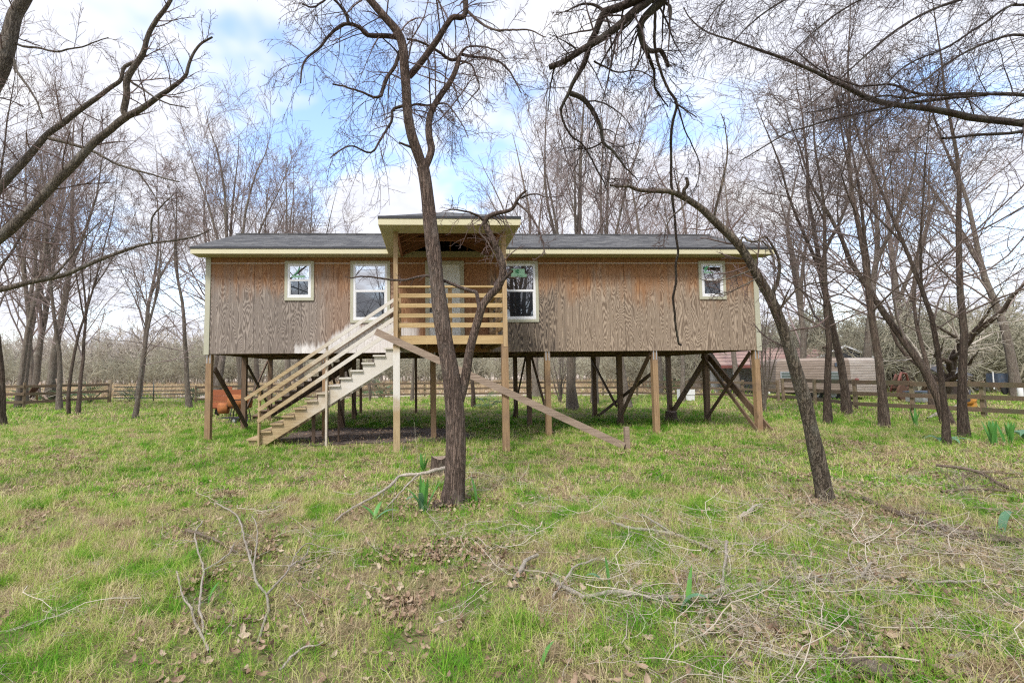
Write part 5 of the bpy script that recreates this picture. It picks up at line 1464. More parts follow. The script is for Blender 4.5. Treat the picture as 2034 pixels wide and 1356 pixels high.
traced_tree('spreading_tree', 'right', 'tree outside the right edge whose long limbs reach across the sky', [0, 1], 'bark_dark', 'twig_dark', [
    ([0, 1], 28, .28, 1.0, (55, 18), 1.15, 8, .09, (-.04, 0, -.03), S2),
    ([2, 4], 15, .2, 1.0, (50, 18), .65, 6, .15, (-.03, 0, -.05), S2),
    ([3], 6, .5, 1.0, (50, 18), .3, 5, .2, (-.03, 0, -.05), SH),
    ([5, 6, 7, 8, 9, 10], 40, .12, 1.0, (36, 14), 1.45, 8, .08, (-.06, 0, -.07), S2),
], 104, extra=rt)
traced_tree('left_limb_tree', 'left', 'tree outside the left edge with thick bare limbs rising into the picture', [0, 3, 7, 10], 'bark_left', 'twig_hero', [
    ([0, 3], 14, .45, 1.0, (56, 18), .85, 7, .10, (.02, 0, .0), S2),
    ([1, 2], 13, .12, 1.0, (50, 16), .80, 7, .10, (0, 0, .03), S2),
    ([4, 5, 6], 8, .15, 1.0, (52, 18), .42, 6, .18, (0, 0, .0), SH),
    ([7, 8, 9], 9, .45, 1.0, (55, 18), .55, 6, .18, (0, 0, .01), S2),
    ([10, 11, 12], 8, .5, 1.0, (58, 18), .60, 6, .18, (.04, 0, -.03), S2),
], 105, extra=[[(-8.6, 6.6, -0.15, .36), (-8.4, 6.5, .6, .29), (-8.15, 6.4, 1.0, .26), (LIMBS['left'][0][0][0], LIMBS['left'][0][0][1], LIMBS['left'][0][0][2], .2)]])

# ================================================================ fences and gate


def fence_run(label, pts, rails=((.98, 1.12), (.60, .74), (.20, .34)), spacing=2.45, h=1.16, t=0.04, skip_end=False):
    root = thing('rail_fence', label, 'fence', (pts[0][0], pts[0][1], 0), group='three rail wooden fences')
    ox, oy = pts[0]
    rs = np.random.RandomState(int(abs(ox * 10)) + 3)
    for a, b in zip(pts, pts[1:]):
        A = np.array(a, float)
        B = np.array(b, float)
        L = np.linalg.norm(B - A)
        n = max(1, int(round(L / spacing)))
        d = (B - A) / L
        nrm = np.array([d[1], -d[0]])
        if nrm[1] > 0:
            nrm = -nrm
        Pn = [A + (B - A) * i / n for i in range(n + 1)]
        for i, p in enumerate(Pn[:-1] if not (b == pts[-1]) else Pn):
            z = float(gz(*p))
            q = p - np.array([ox, oy])
            hh = h + rs.uniform(-.03, .05)
            MB().beam((q[0], q[1], z - .2), (q[0] + rs.uniform(-.02, .02), q[1], z + hh), 0.11, 0.11, (d[0], d[1], 0)).build('post', mt['fence_post'], root)
        for i in range(n):
            p, q = Pn[i] - (ox, oy) + nrm * 0.08, Pn[i + 1] - (ox, oy) + nrm * 0.08
            zp, zq = float(gz(*Pn[i])), float(gz(*Pn[i + 1]))
            for r0, r1 in rails:
                j = rs.uniform(-.02, .02)
                MB().beam((p[0], p[1], (r0 + r1) / 2 + zp + j), (q[0], q[1], (r0 + r1) / 2 + zq + rs.uniform(-.02, .02)), t, r1 - r0).build('rail', mt['fence'], root)
    return root


fence_run('weathered rail fence at the far left behind the brush pile', [(-30.0, 21.5), (-22.6, 25.4), (-20.45, 28.7)], rails=((1.06, 1.20), (.66, .80), (.24, .38)), h=1.3)
fence_run('long low rail fence running behind the house', [(-15.1, 28.5), (-10.2, 30.0), (-4.2, 31.5), (3.8, 32.4), (12.6, 31.6), (16.9, 27.2), (17.35, 25.0)], rails=((.88, 1.02), (.54, .66), (.18, .30)), h=1.06)
fence_run('dark rail fence in front of the caravan at the right', [(17.35, 24.6), (16.4, 19.15), (17.0, 17.43), (17.75, 15.8), (18.2, 14.0), (18.9, 11.4)], rails=((1.03, 1.19), (.61, .76), (.20, .35)), h=1.2)

gate = thing('farm_gate', 'wide tubular metal farm gate closing the left fence', 'gate', (-20.2, 28.75, 0), math.atan2(-0.15, 5.0))
gm = paint('gate_paint', (0.05, 0.065, 0.055), 0.5, 0.15, (0.22, 0.17, 0.13))
GLN = 4.95
MB().tube([(0, 0, .12), (0, 0, 1.08), (.05, 0, 1.20), (.16, 0, 1.25), (GLN - .16, 0, 1.25), (GLN - .05, 0, 1.20), (GLN, 0, 1.08), (GLN, 0, .12), (0, 0, .12)], 0.042, 8).build('frame', gm, gate, True)
for z in (.32, .52, .74, .98):
    MB().tube([(0.02, 0, z), (GLN - .02, 0, z)], 0.032, 6).build('rail', gm, gate, True)
for x in (GLN * .5,):
    MB().tube([(x, -.01, .12), (x, -.01, 1.25)], 0.032, 6).build('upright', gm, gate, True)
gp = thing('gate_post', 'round grey post at the left end of the metal gate', 'post', (-20.42, 28.72, 0))
MB().tube([(0, 0, -.2), (0, 0, 1.42)], 0.10, 10).build('post', mt['fence_post'], gp, True)

# ================================================================ caravan, sheds and junk beyond the right fence


def ribbed(name, c1, c2, pitch):
    m, nt, b = new_mat(name)
    tc = N(nt, 'ShaderNodeTexCoord')
    x, y, z = sep(nt, tc.outputs['Object'])
    w = M(nt, 'FRACT', M(nt, 'DIVIDE', z, pitch))
    g = noise(nt, objvec(nt, 1.2, 1.2, 6), 1.0, 5.0, 0.65)
    c = mix(nt, ramp(nt, g, [(0.38, 0.0), (0.68, 1.0)]), c1, c2)
    c = mix(nt, ramp(nt, w, [(0.0, 0.9), (0.34, 0.15), (0.8, 0.0), (1.0, 0.9)]), c, tuple(q * .40 for q in c1))
    nt.links.new(c, b.inputs['Base Color'])
    b.inputs['Roughness'].default_value = 0.6
    bump(nt, b, w, 0.8, 0.02)
    return m


mt['caravan'] = ribbed('caravan_siding', (0.40, 0.315, 0.26), (0.25, 0.19, 0.145), 0.14)
mt['caravan_lit'] = ribbed('caravan_nose_lit', (0.66, 0.58, 0.51), (0.50, 0.41, 0.34), 0.14)  # same siding, paler: brighter light on the nose put into the colour
mt['red_roof'] = ribbed('red_roof', (0.36, 0.21, 0.175), (0.44, 0.32, 0.265), 0.25)
mt['pane_far'] = glass('pane_far', (0.10, 0.13, 0.12), 1.7, 0.08)
mt['white'] = paint('white_paint', (0.80, 0.80, 0.79), 0.5, 0.05)
mt['grey_tin'] = paint('grey_tin', (0.38, 0.40, 0.41), 0.5, 0.12, (0.20, 0.19, 0.18))
mt['blue_tin'] = paint('blue_tin', (0.06, 0.085, 0.125), 0.6, 0.2, (0.16, 0.15, 0.16))
mt['machine_red'] = paint('machine_red', (0.23, 0.075, 0.06), 0.6, 0.2, (0.22, 0.10, 0.07))
mt['machine_yellow'] = paint('machine_yellow', (0.60, 0.27, 0.04), 0.55, 0.2, (0.30, 0.14, 0.05))
mt['rubber'] = paint('rubber', (0.03, 0.03, 0.03), 0.85, 0.1)

cv = thing('caravan', 'old beige ribbed camping caravan behind the right fence', 'caravan', (17.9, 26.0, 0))
foot = [(0.05, 0.0), (3.35, -1.0), (5.15, -0.65), (5.75, 1.2), (0.75, 2.3)]
zs = [(0.42, 1.0, 0), (0.95, 1.0, 0), (1.9, .985, .04), (2.12, .965, .08), (2.27, .90, .22)]
cxm = sum(p[0] for p in foot) / 5
cym = sum(p[1] for p in foot) / 5
rings = []
for z, s, ins in zs:
    rings.append([(cxm + (x - cxm) * s + (ins * .9 if x < 1 else 0), cym + (y - cym) * s, z) for x, y in foot])
vs = [p for r in rings for p in r]
fs_a, fs_b = [], []
for k in range(len(rings) - 1):
    for i in range(5):
        (fs_b if i == 1 else fs_a).append((k * 5 + i, k * 5 + (i + 1) % 5, (k + 1) * 5 + (i + 1) % 5, (k + 1) * 5 + i))
fs_a.append(tuple(range(4, -1, -1)))
fs_a.append(tuple(range((len(rings) - 1) * 5, len(rings) * 5)))
MB().add(vs, fs_a).build('body', mt['caravan'], cv)
MB().add(vs, fs_b).build('nose', mt['caravan_lit'], cv)
d = Vector((3.3, -1.0, 0)).normalized()
nn = Vector((d.y, -d.x, 0))
for s0, s1, lab in ((.25, 1.0, 'l'), (2.35, 3.0, 'r')):
    for (a, b, c, dd, mat_, out, nm) in ((s0, s1, 1.02, 1.55, 'grey_tin', .02, 'window_frame'), (s0 + .05, s1 - .05, 1.07, 1.50, 'pane_far', .03, 'window_pane')):
        p = [Vector((.05, 0, 0)) + d * q + nn * 0.0 for q in (a, b)]
        MB().prism([(p[0].x, p[0].y, c), (p[1].x, p[1].y, c), (p[1].x, p[1].y, dd), (p[0].x, p[0].y, dd)], nn * out).build(nm, mt[mat_], cv)
    for zz in (1.21, 1.36):
        p = [Vector((.05, 0, 0)) + d * q + nn * 0.033 for q in (s0 + .05, s1 - .05)]
        MB().beam((p[0].x, p[0].y, zz), (p[1].x, p[1].y, zz), .012, .02).build('louvre', mt['grey_tin'], cv)
pp = Vector((.05, 0, 0)) + d * 2.75 + nn * .02
MB().prism([(pp.x, pp.y, 1.82), (pp.x + .16, pp.y - .05, 1.82), (pp.x + .16, pp.y - .05, 2.0), (pp.x, pp.y, 2.0)], nn * .03).build('vent', mt['blue_tin'], cv)
MB().box(1.2, 4.6, -.35, .9, .30, .44).build('chassis', mt['metal_dark'], cv)
for wx, wy in ((2.0, -.30), (2.75, -.52)):
    w_ = MB().tube([(wx, wy, .33), (wx + .06, wy + .2, .33)], .33, 18).build('wheel', mt['rubber'], cv)
    MB().tube([(wx - .006, wy - .02, .33), (wx, wy, .33)], .17, 12).build('rim', mt['grey_tin'], w_)

sh = thing('red_roofed_shed', 'low shed with faded red metal roof and white trimmed gable behind the caravan', 'shed', (18.2, 31.5, 0))
MB().prism([(0, 0, 1.98), (8.4, 0, 2.05), (9.4, 4.2, 3.35), (1.6, 4.2, 3.35)], (0, 0, -.05)).build('roof', mt['red_roof'], sh)
MB().box(-.02, 8.35, -.04, -.005, 1.80, 1.98).build('fascia', mt['machine_red'], sh)
for x in (.9, 3.2, 5.6, 7.9):
    MB().tube([(x, .15, -.1), (x, .15, 1.95)], .05, 8).build('post', mt['white'], sh)
MB().box(1.6, 9.2, 4.1, 4.25, -.1, 3.1).build('back_wall', mt['grey_tin'], sh)
gd = MB().prism([(7.55, 1.6, 1.9), (11.75, 1.6, 1.9), (11.75, 1.6, 2.25), (9.6, 1.6, 3.15), (7.55, 1.6, 2.35)], (0, .06, 0)).build('gable', mt['metal_dark'], sh)
MB().beam((7.4, 1.5, 2.38), (9.62, 1.5, 3.28), .08, .12).build('gable_trim', mt['white'], sh)
MB().beam((9.58, 1.5, 3.28), (11.95, 1.5, 2.28), .08, .12).build('gable_trim', mt['white'], sh)
MB().prism([(9.6, 1.5, 3.32), (11.95, 1.5, 2.32), (11.95, 5, 2.32), (9.6, 5, 3.32)], (0, 0, -.04)).build('roof', mt['red_roof'], sh)

wb = thing('white_box', 'white appliance lying in the grass behind the stilts', 'appliance', (13.15, 26.3, 0), .05)
MB().box(-.32, .34, -.3, .3, .02, .62).build('cabinet', mt['white'], wb)
MB().box(-.33, .35, -.33, -.302, .34, .63).build('door', mt['white'], wb)
MB().box(-.28, -.24, -.36, -.332, .40, .56).build('handle', mt['grey_tin'], wb)

# offset smoker and red boards by the left corner post
sm = thing('barrel_smoker', 'rusty orange barrel smoker on dark legs behind the left corner post', 'smoker', (-7.02, 16.4, 0), R_(8))
sm.scale = (.80, .80, .86)
bar = MB().tube([(-.62, 0, .86), (-.60, 0, .86), (.30, 0, .86), (.32, 0, .86)], [.20, .265, .265, .20], 22).build('barrel', mt['rust'], sm, True)
MB().tube([(-1.02, -.02, .60), (-1.0, -.02, .60), (-.62, -.02, .60), (-.60, -.02, .60)], [.16, .215, .215, .18], 20).build('firebox', mt['rust'], sm, True)
MB().tube([(.05, .05, 1.05), (.05, .05, 1.50)], .045, 10).build('chimney', mt['metal_dark'], sm, True)
MB().box(-.45, .12, -.275, -.255, .93, .955).build('lid_handle', mt['metal_dark'], sm)
MB().tube([(-.64, -.1, .70), (-.60, -.1, .70)], .12, 14).build('door_plate', mt['rust_dark'], sm)
for x, y, lx in ((-.42, -.2, -.12), (.14, -.2, .12), (-.42, .2, -.12), (.14, .2, .12)):
    MB().beam((x, y, .66), (x + lx, y * 1.25, .0), .035, .035).build('leg', mt['metal_dark'], sm)
MB().beam((-.95, -.24, .22), (.22, -.24, .22), .03, .03).build('shelf_bar', mt['metal_dark'], sm)
MB().beam((-.95, .24, .22), (.22, .24, .22), .03, .03).build('shelf_bar', mt['metal_dark'], sm)
MB().box(-.7, .1, -.22, .22, .225, .24).build('shelf', mt['metal_dark'], sm)
for y in (-.32, .32):
    w_ = MB().tube([(-.30, y - .03, .13), (-.30, y + .03, .13)], .13, 16).build('wheel', mt['rubber'], sm)
    MB().tube([(-.30, y - .035, .13), (-.30, y + .035, .13)], .06, 10).build('rim', mt['grey_tin'], w_)
rc = thing('board_cart', 'red brown slatted board cart standing behind the smoker', 'cart', (-8.75, 18.8, 0), R_(2))
rc.scale = (.86, .86, .9)
for i, z in enumerate((.42, .68, .94)):
    MB().box(-.72, .72, -.02, .02, z, z + .245).build('slat', mt['red_board'], rc)
for x in (-.66, .66):
    MB().box(x - .04, x + .04, .022, .07, .0, 1.2).build('upright', mt['rust_dark'], rc)
MB().box(-.70, .70, .022, .75, .36, .41).build('bed', mt['red_board'], rc)
MB().box(-.02, .26, -.025, .03, 1.19, 1.32).build('top_block', mt['red_board'], rc)
for x in (-.55, .55):
    MB().tube([(x - .04, .4, .20), (x + .04, .4, .20)], .2, 14).build('wheel', mt['rubber'], rc)

# yard junk at the right
pl = thing('rusty_plough', 'faded red farm plough frame beyond the right fence', 'plough', (23.0, 24.0, 0), .4)
MB().tube([(-.5, 0, .9), (-.1, 0, 1.45), (.35, 0, 1.4), (.6, 0, .7), (.75, 0, .15)], .055, 7).build('curved_beam', mt['machine_red'], pl, True)
MB().tube([(-.4, .35, .5), (.1, .3, 1.35), (.5, .3, 1.2), (.7, .35, .2)], .05, 7).build('curved_beam', mt['machine_red'], pl, True)
MB().beam((-.7, .1, .75), (.8, .1, .65), .09, .12).build('frame', mt['rust_dark'], pl)
MB().tube([(-.35, -.15, .45), (-.35, -.05, .45)], .42, 18).build('disc', mt['rust_dark'], pl)
MB().tube([(.3, -.15, .40), (.3, -.05, .40)], .36, 18).build('disc', mt['rust_dark'], pl)
MB().beam((-1.0, .1, .8), (-.2, .1, 1.35), .07, .07).build('lever', mt['rust_dark'], pl)
ht = thing('small_hutch', 'small grey hutch with pale roof panel and dark opening', 'hutch', (27.4, 26.0, 0), -.15)
MB().box(-.55, .55, -.5, .5, .25, 1.25).build('cabinet', mt['inside_shade'], ht)
MB().prism([(-.7, -.62, 1.22), (.7, -.62, 1.22), (.7, .6, 1.80), (-.7, .6, 1.80)], (0, 0, .06)).build('roof', mt['metal_dark'], ht)
MB().box(-.5, .5, -.53, -.502, 1.0, 1.45).build('panel', mt['grey_tin'], ht)
for x in (-.52, .52):
    for y in (-.46, .46):
        MB().beam((x, y, 0), (x, y, 1.3), .07, .07, (1, 0, 0)).build('leg', mt['rust_dark'], ht)
bc = thing('blue_cart', 'dark blue metal cart bed beside the gnarled tree', 'cart', (30.6, 26.2, .2), -.1)
bc.scale = (.42, .5, .75)
MB().box(-1.2, 1.2, -.6, .6, .70, .78).build('bed', mt['metal_dark'], bc)
MB().box(-1.2, 1.2, -.64, -.602, .72, 1.55).build('side_panel', mt['blue_tin'], bc)
MB().box(-1.24, -1.202, -.6, .6, .72, 1.55).build('end_panel', mt['blue_tin'], bc)
MB().beam((-1.3, 0, .6), (-3.2, 0, .35), .08, .1).build('drawbar', mt['metal_dark'], bc)
MB().box(-1.75, -1.66, -.62, -.54, .4, 1.65).build('pale_upright', mt['white'], bc)
for x in (-.4, .5):
    MB().tube([(x, -.62, .36), (x, -.42, .36)], .36, 18).build('wheel', mt['rubber'], bc)
ye = thing('yellow_engine', 'small orange yellow engine lying on the grass behind the right fence', 'engine', (21.8, 19.9, 0), .5)
MB().tube([(-.22, 0, .34), (-.2, 0, .34), (.12, 0, .34), (.15, 0, .34)], [.12, .2, .2, .1], 14).build('housing', mt['machine_yellow'], ye, True)
MB().box(-.15, .22, -.16, .2, .05, .22).build('base', mt['machine_yellow'], ye)
MB().tube([(.1, 0, .45), (.3, .05, .62), (.55, .1, .72)], .025, 6).build('handle', mt['metal_dark'], ye)
MB().tube([(-.23, 0, .34), (-.20, 0, .34)], .09, 12).build('cap', mt['metal_dark'], ye)
rk = thing('red_ball', 'round red float on the fence post before the caravan', 'float', (16.42, 19.05, 1.16))
bs = MB()
for k in range(7):
    pass
a_ = np.linspace(0, math.pi, 9)
MB().tube([(0, 0, .07 + .07 * -math.cos(q)) for q in a_], [max(.005, .075 * math.sin(q)) for q in a_], 14).build('ball', mt['machine_red'], rk, True)
wc = thing('white_drum', 'white round drum standing near the blue cart', 'drum', (28.4, 23.6, 0))
wc.scale = (.7, .7, .8)
MB().tube([(0, 0, 0), (0, 0, .02), (0, 0, .82), (0, 0, .95), (0, 0, 1.0)], [.13, .15, .15, .10, .04], 16).build('shell', mt['white'], wc, True)
MB().tube([(0, 0, 1.0), (0, 0, 1.05)], .05, 10).build('cap', mt['grey_tin'], wc)
jt = thing('junk_tub', 'grey tub lying in the far yard left of the yellow engine', 'tub', (22.4, 22.5, 0), .3)
MB().prism([(-.5, -.3, .1), (.5, -.3, .1), (.6, -.36, .55), (-.6, -.36, .55)], (0, .66, 0)).build('shell', mt['grey_tin'], jt)
MB().box(-.66, .66, -.42, .36, .552, .60).build('rim', mt['blue_tin'], jt)

# stump under the house and a cut stump behind the forked tree
def stump(name, label, loc, r, h, sides=14, square=False, seed=1):
    rs = np.random.RandomState(seed)
    t = thing(name, label, 'stump', loc)
    n = 18
    mb = MB()
    prof = [(-.1, 1.7), (.0, 1.45), (.06, 1.2), (.14, 1.04), (h, .97)]
    ph = rs.uniform(0, 6, 4)
    vs = []
    for z, s in prof:
        for i in range(n):
            a = i * 2 * math.pi / n
            q = r * (s + (s - .9) * .35 * math.sin(5 * a + ph[0]) + .05 * math.sin(3 * a + ph[1]))
            vs.append((q * math.cos(a), q * math.sin(a), z + (.02 * math.sin(2 * a + ph[2]) if z == h else 0)))
    fs = [(k * n + i, k * n + (i + 1) % n, (k + 1) * n + (i + 1) % n, (k + 1) * n + i) for k in range(len(prof) - 1) for i in range(n)]
    mb.add(vs, fs).build('bole', mt['bark_brown'], t, True)
    top = [vs[(len(prof) - 1) * n + i] for i in range(n)]
    MB().add([(x, y, z + .003) for x, y, z in top], [tuple(range(n))]).build('cut_face', mt['loose_board'], t)
    return t


stump('tree_stump', 'low rough stump with spreading roots under the right of the house', (7.25, 15.5, 0), .17, .34, seed=3)
stump('cut_stump', 'square cut brown stump just behind the forked tree', (-0.15, 7.9, 0), .13, .27, seed=5)

# ================================================================ far woods and thickets
fw = [tree_proto(201 + i, 'brushy', 10, 0.14, mt['brush'], mt['brush'], tmin=.028, wob=.08, sides=5)[:2] for i in range(3)]


def join2(a, b, name, mat):
    parts = []
    for me in (a, b):
        V = np.empty(len(me.vertices) * 3)
        me.vertices.foreach_get('co', V)
        Q = np.empty(len(me.loops), int)
        me.loops.foreach_get('vertex_index', Q)
        parts.append((V.reshape(-1, 3), Q.reshape(-1, 4)))
    return arrays_mesh(name, parts, mat)


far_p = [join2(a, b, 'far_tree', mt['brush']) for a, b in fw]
thk_p = [join2(*tree_proto(221 + i, 'brushy', 5, 0.05, mt['brush_green'], mt['brush_green'], tmin=.011, wob=.16, sides=5, density=.9), 'thicket_plant', mt['brush_green']) for i in range(3)]
rs = np.random.RandomState(77)


def pts_band(n, x0, x1, y0, y1):
    return np.stack([rs.uniform(x0, x1, n), rs.uniform(y0, y1, n), np.zeros(n)], 1)


def upright(n):
    return np.stack([rs.normal(0, .05, n), rs.normal(0, .05, n), rs.uniform(0, 6.28, n)], 1)


A = pts_band(900, -130, 150, 80, 125)
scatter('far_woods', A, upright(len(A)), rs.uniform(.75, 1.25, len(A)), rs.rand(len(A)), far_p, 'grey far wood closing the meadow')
B = np.concatenate([pts_band(330, 17, 66, 36, 60), pts_band(90, 26, 50, 29, 40), pts_band(330, -95, 60, 72, 84)])
scatter('thicket', B, upright(len(B)), rs.uniform(.8, 1.9, len(B)), rs.rand(len(B)), thk_p, 'tangled grey green thicket behind the caravan')

# ================================================================ grass


def grass_mat():
    m, nt, b = new_mat('grass_blade')
    at = N(nt, 'ShaderNodeAttribute', attribute_type='INSTANCER', attribute_name='tint')
    sh_ = N(nt, 'ShaderNodeAttribute', attribute_type='GEOMETRY', attribute_name='shade')
    geo = N(nt, 'ShaderNodeNewGeometry')
    n1 = noise(nt, geo.outputs['Position'], 2.3, 3.0, 0.65)
    n2 = noise(nt, geo.outputs['Position'], 0.28, 1.0, 0.5)
    x, y, z = sep(nt, geo.outputs['Position'])
    patch = M(nt, 'ADD', M(nt, 'MULTIPLY', M(nt, 'SUBTRACT', n1, 0.5), 4.2), M(nt, 'MULTIPLY', M(nt, 'SUBTRACT', n2, 0.5), 1.1))
    patch = M(nt, 'SUBTRACT', patch, M(nt, 'MULTIPLY', smooth(nt, y, 33.0, 36.0), 0.95))
    g = M(nt, 'ADD', 0.545, M(nt, 'ADD', patch, at.outputs['Fac']))
    f = M(nt, 'ADD', g, M(nt, 'MULTIPLY', M(nt, 'SUBTRACT', sh_.outputs['Fac'], 0.5), 0.9), clamp=True)
    c = ramp(nt, f, [(0.0, (0.44, 0.33, 0.205)), (0.20, (0.72, 0.61, 0.375)), (0.45, (0.55, 0.56, 0.185)), (0.70, (0.30, 0.47, 0.05)), (1.0, (0.13, 0.35, 0.02))])
    nt.links.new(c, b.inputs['Base Color'])
    b.inputs['Roughness'].default_value = 0.7
    b.inputs['Specular IOR Level'].default_value = 0.25
    tr_ = N(nt, 'ShaderNodeBsdfTranslucent', {'Color': c})
    mx = N(nt, 'ShaderNodeMixShader', {0: 0.30, 1: b.outputs[0], 2: tr_.outputs[0]})
    out = [n for n in nt.nodes if n.type == 'OUTPUT_MATERIAL'][0]
    nt.links.new(mx.outputs[0], out.inputs['Surface'])
    return m


GM = grass_mat()


def tile(seed, n, half, h, lie, w, name='grass_tile'):
    """a patch of n bent blades growing in clumps, three faces each"""
    rng = np.random.RandomState(seed)
    nc = max(6, n // 13)
    cc = rng.uniform(-half, half, (nc, 2))
    k = rng.randint(0, nc, n)
    loose = rng.rand(n) < .35
    off = rng.normal(0, half * .05, (n, 2))
    p = np.where(loose[:, None], rng.uniform(-half, half, (n, 2)), cc[k] + off)
    az = np.where(loose, rng.uniform(0, 6.283, n), np.arctan2(off[:, 1], off[:, 0]) + rng.normal(0, .7, n))
    bx = np.c_[p, np.full(n, -.01)]
    tall = (rng.uniform(.5, 1.0, nc) + .9 * (rng.rand(nc) < .18))[k]
    hh = h * rng.uniform(.4, 1.2, n) * np.where(loose, .8, tall)
    el = np.clip(rng.normal(1.2 - lie, .38, n), .08, 1.5)
    d0 = np.stack([np.cos(az) * np.cos(el), np.sin(az) * np.cos(el), np.sin(el)], 1)
    e2 = el - rng.uniform(.25, 1.3, n)
    a2 = az + rng.normal(0, .35, n)
    d1 = np.stack([np.cos(a2) * np.cos(e2), np.sin(a2) * np.cos(e2), np.sin(e2)], 1)
    s = np.stack([-np.sin(az), np.cos(az), np.zeros(n)], 1) * (w * rng.uniform(.6, 1.25, n))[:, None]
    p1 = bx + d0 * (hh * .55)[:, None]
    p2 = p1 + d1 * (hh * .6)[:, None]
    p2[:, 2] = np.maximum(p2[:, 2], .004)
    V = np.concatenate([bx - s, bx + s, p1 + s * .8, p1 - s * .8, p2])
    i = np.arange(n)
    F = [(int(q), int(q + n), int(q + 2 * n), int(q + 3 * n)) for q in i] + [(int(q + 3 * n), int(q + 2 * n), int(q + 4 * n)) for q in i]
    me = bpy.data.meshes.new(name)
    me.from_pydata(V, [], F)
    me.update()
    cs = rng.rand(nc)[k]
    sv = np.tile(np.where(loose, rng.rand(n), np.clip(.55 * cs + .45 * rng.rand(n), 0, 1)), 5)
    at = me.attributes.new('shade', 'FLOAT', 'POINT')
    at.data.foreach_set('value', sv.astype(np.float32))
    me.materials.append(GM)
    return me


def sow(name, y0, y1, step, protos, label, seed, x0=-1.06, x1=1.36):
    """tiles on a jittered grid; protos run from thick to thin and are chosen by how littered the spot is"""
    r = np.random.RandomState(seed)
    xs, ys = np.meshgrid(np.arange(-60, 60, step), np.arange(y0, y1, step))
    x = xs.ravel() + r.uniform(-.12, .12, xs.size) * step
    y = ys.ravel() + r.uniform(-.12, .12, xs.size) * step
    k = (x > x0 * y - 1.2) & (x < x1 * y + 1.2) & (in_dirt(x, y) > 1.0)
    x, y = x[k], y[k]
    n = len(x)
    litter = vnoise(x, y, 41, .8) * .6 + vnoise(x, y, 42, .28) * .4 + .05 * np.clip(x / np.maximum(y, 1), -.5, 1.3)
    lv = np.clip((litter - .36) / .30, 0, .999)
    pick = (lv * len(protos)).astype(int)
    u, v = to_house(x, y)
    under = np.exp(-((v - 3.2) / 3.0) ** 2) * (1 / (1 + np.exp(-(u + .5) * 2)) * 1 / (1 + np.exp((u - 15.5) * 2)))
    far = 1 / (1 + np.exp(-(y - 15) / 3.0))
    tint = .28 * under + .05 * far
    rot = np.stack([np.zeros(n), np.zeros(n), r.uniform(0, 6.283, n)], 1)
    return scatter(name, np.stack([x, y, gz(x, y)], 1), rot, r.uniform(.92, 1.08, n), tint, protos, label, pick)


near_t = [tile(301 + i, int(1900 - 170 * i), .33, .18 - .008 * i, .34 + .12 * (i % 3), .0018) for i in range(7)]
mid_t = [tile(321 + i, int(1700 - 120 * i), .50, .15, .42 + .1 * (i % 3), .0040) for i in range(5)]
far_t = [tile(341 + i, 1300, 1.3, .17, .4 + .1 * (i % 3), .011) for i in range(4)]
mead_t = [tile(361 + i, 1000, 4.4, .60, .15, .03) for i in range(3)]
sow('near_grass', 1.4, 6.6, .55, near_t, 'mixed green and straw coloured lawn grass in the foreground', 1)
sow('middle_grass', 6.5, 16.5, .85, mid_t, 'mixed green and dry lawn grass round the house', 2)
sow('back_grass', 16.4, 34.0, 2.2, far_t, 'short bright lawn grass towards the back fence', 3)
sow('meadow_grass', 38.0, 82.0, 7.5, mead_t, 'tall dry meadow grass beyond the fence', 4, -1.2, 1.2)

# ================================================================ fallen leaves


def leaf_mat():
    m, nt, b = new_mat('dead_leaf')
    at = N(nt, 'ShaderNodeAttribute', attribute_type='INSTANCER', attribute_name='tint')
    c = ramp(nt, at.outputs['Fac'], [(0.0, (0.15, 0.09, 0.06)), (0.35, (0.27, 0.175, 0.11)), (0.7, (0.38, 0.27, 0.185)), (1.0, (0.48, 0.39, 0.28))])
    g = noise(nt, objvec(nt, 60, 60, 60), 1.0, 3.0, 0.6)
    hs = N(nt, 'ShaderNodeHueSaturation', {'Color': c, 'Value': M(nt, 'ADD', .75, M(nt, 'MULTIPLY', g, .5))})
    nt.links.new(hs.outputs[0], b.inputs['Base Color'])
    b.inputs['Roughness'].default_value = 0.75
    return m


LM = leaf_mat()


def leaf_mesh(seed):
    rng = np.random.RandomState(seed)
    L, W = .095, .024
    st = np.linspace(0, 1, 6)
    wd = W * np.array([.12, .75, .62, 1.0, .7, .04]) * rng.uniform(.85, 1.15, 6)
    curl = rng.uniform(.01, .04)
    vs = []
    for t, w_ in zip(st, wd):
        x = (t - .5) * L
        z = curl * (4 * (t - .5) ** 2) + rng.uniform(0, .004)
        vs += [(x, -w_, z + w_ * rng.uniform(.2, .9)), (x, 0, z), (x, w_, z + w_ * rng.uniform(.2, .9))]
    fs = []
    for k in range(5):
        b_ = k * 3
        fs += [(b_, b_ + 3, b_ + 4, b_ + 1), (b_ + 1, b_ + 4, b_ + 5, b_ + 2)]
    me = MB().add(vs, fs).mesh('dead_leaf')
    me.materials.append(LM)
    return me


leaves = [leaf_mesh(400 + i) for i in range(5)]


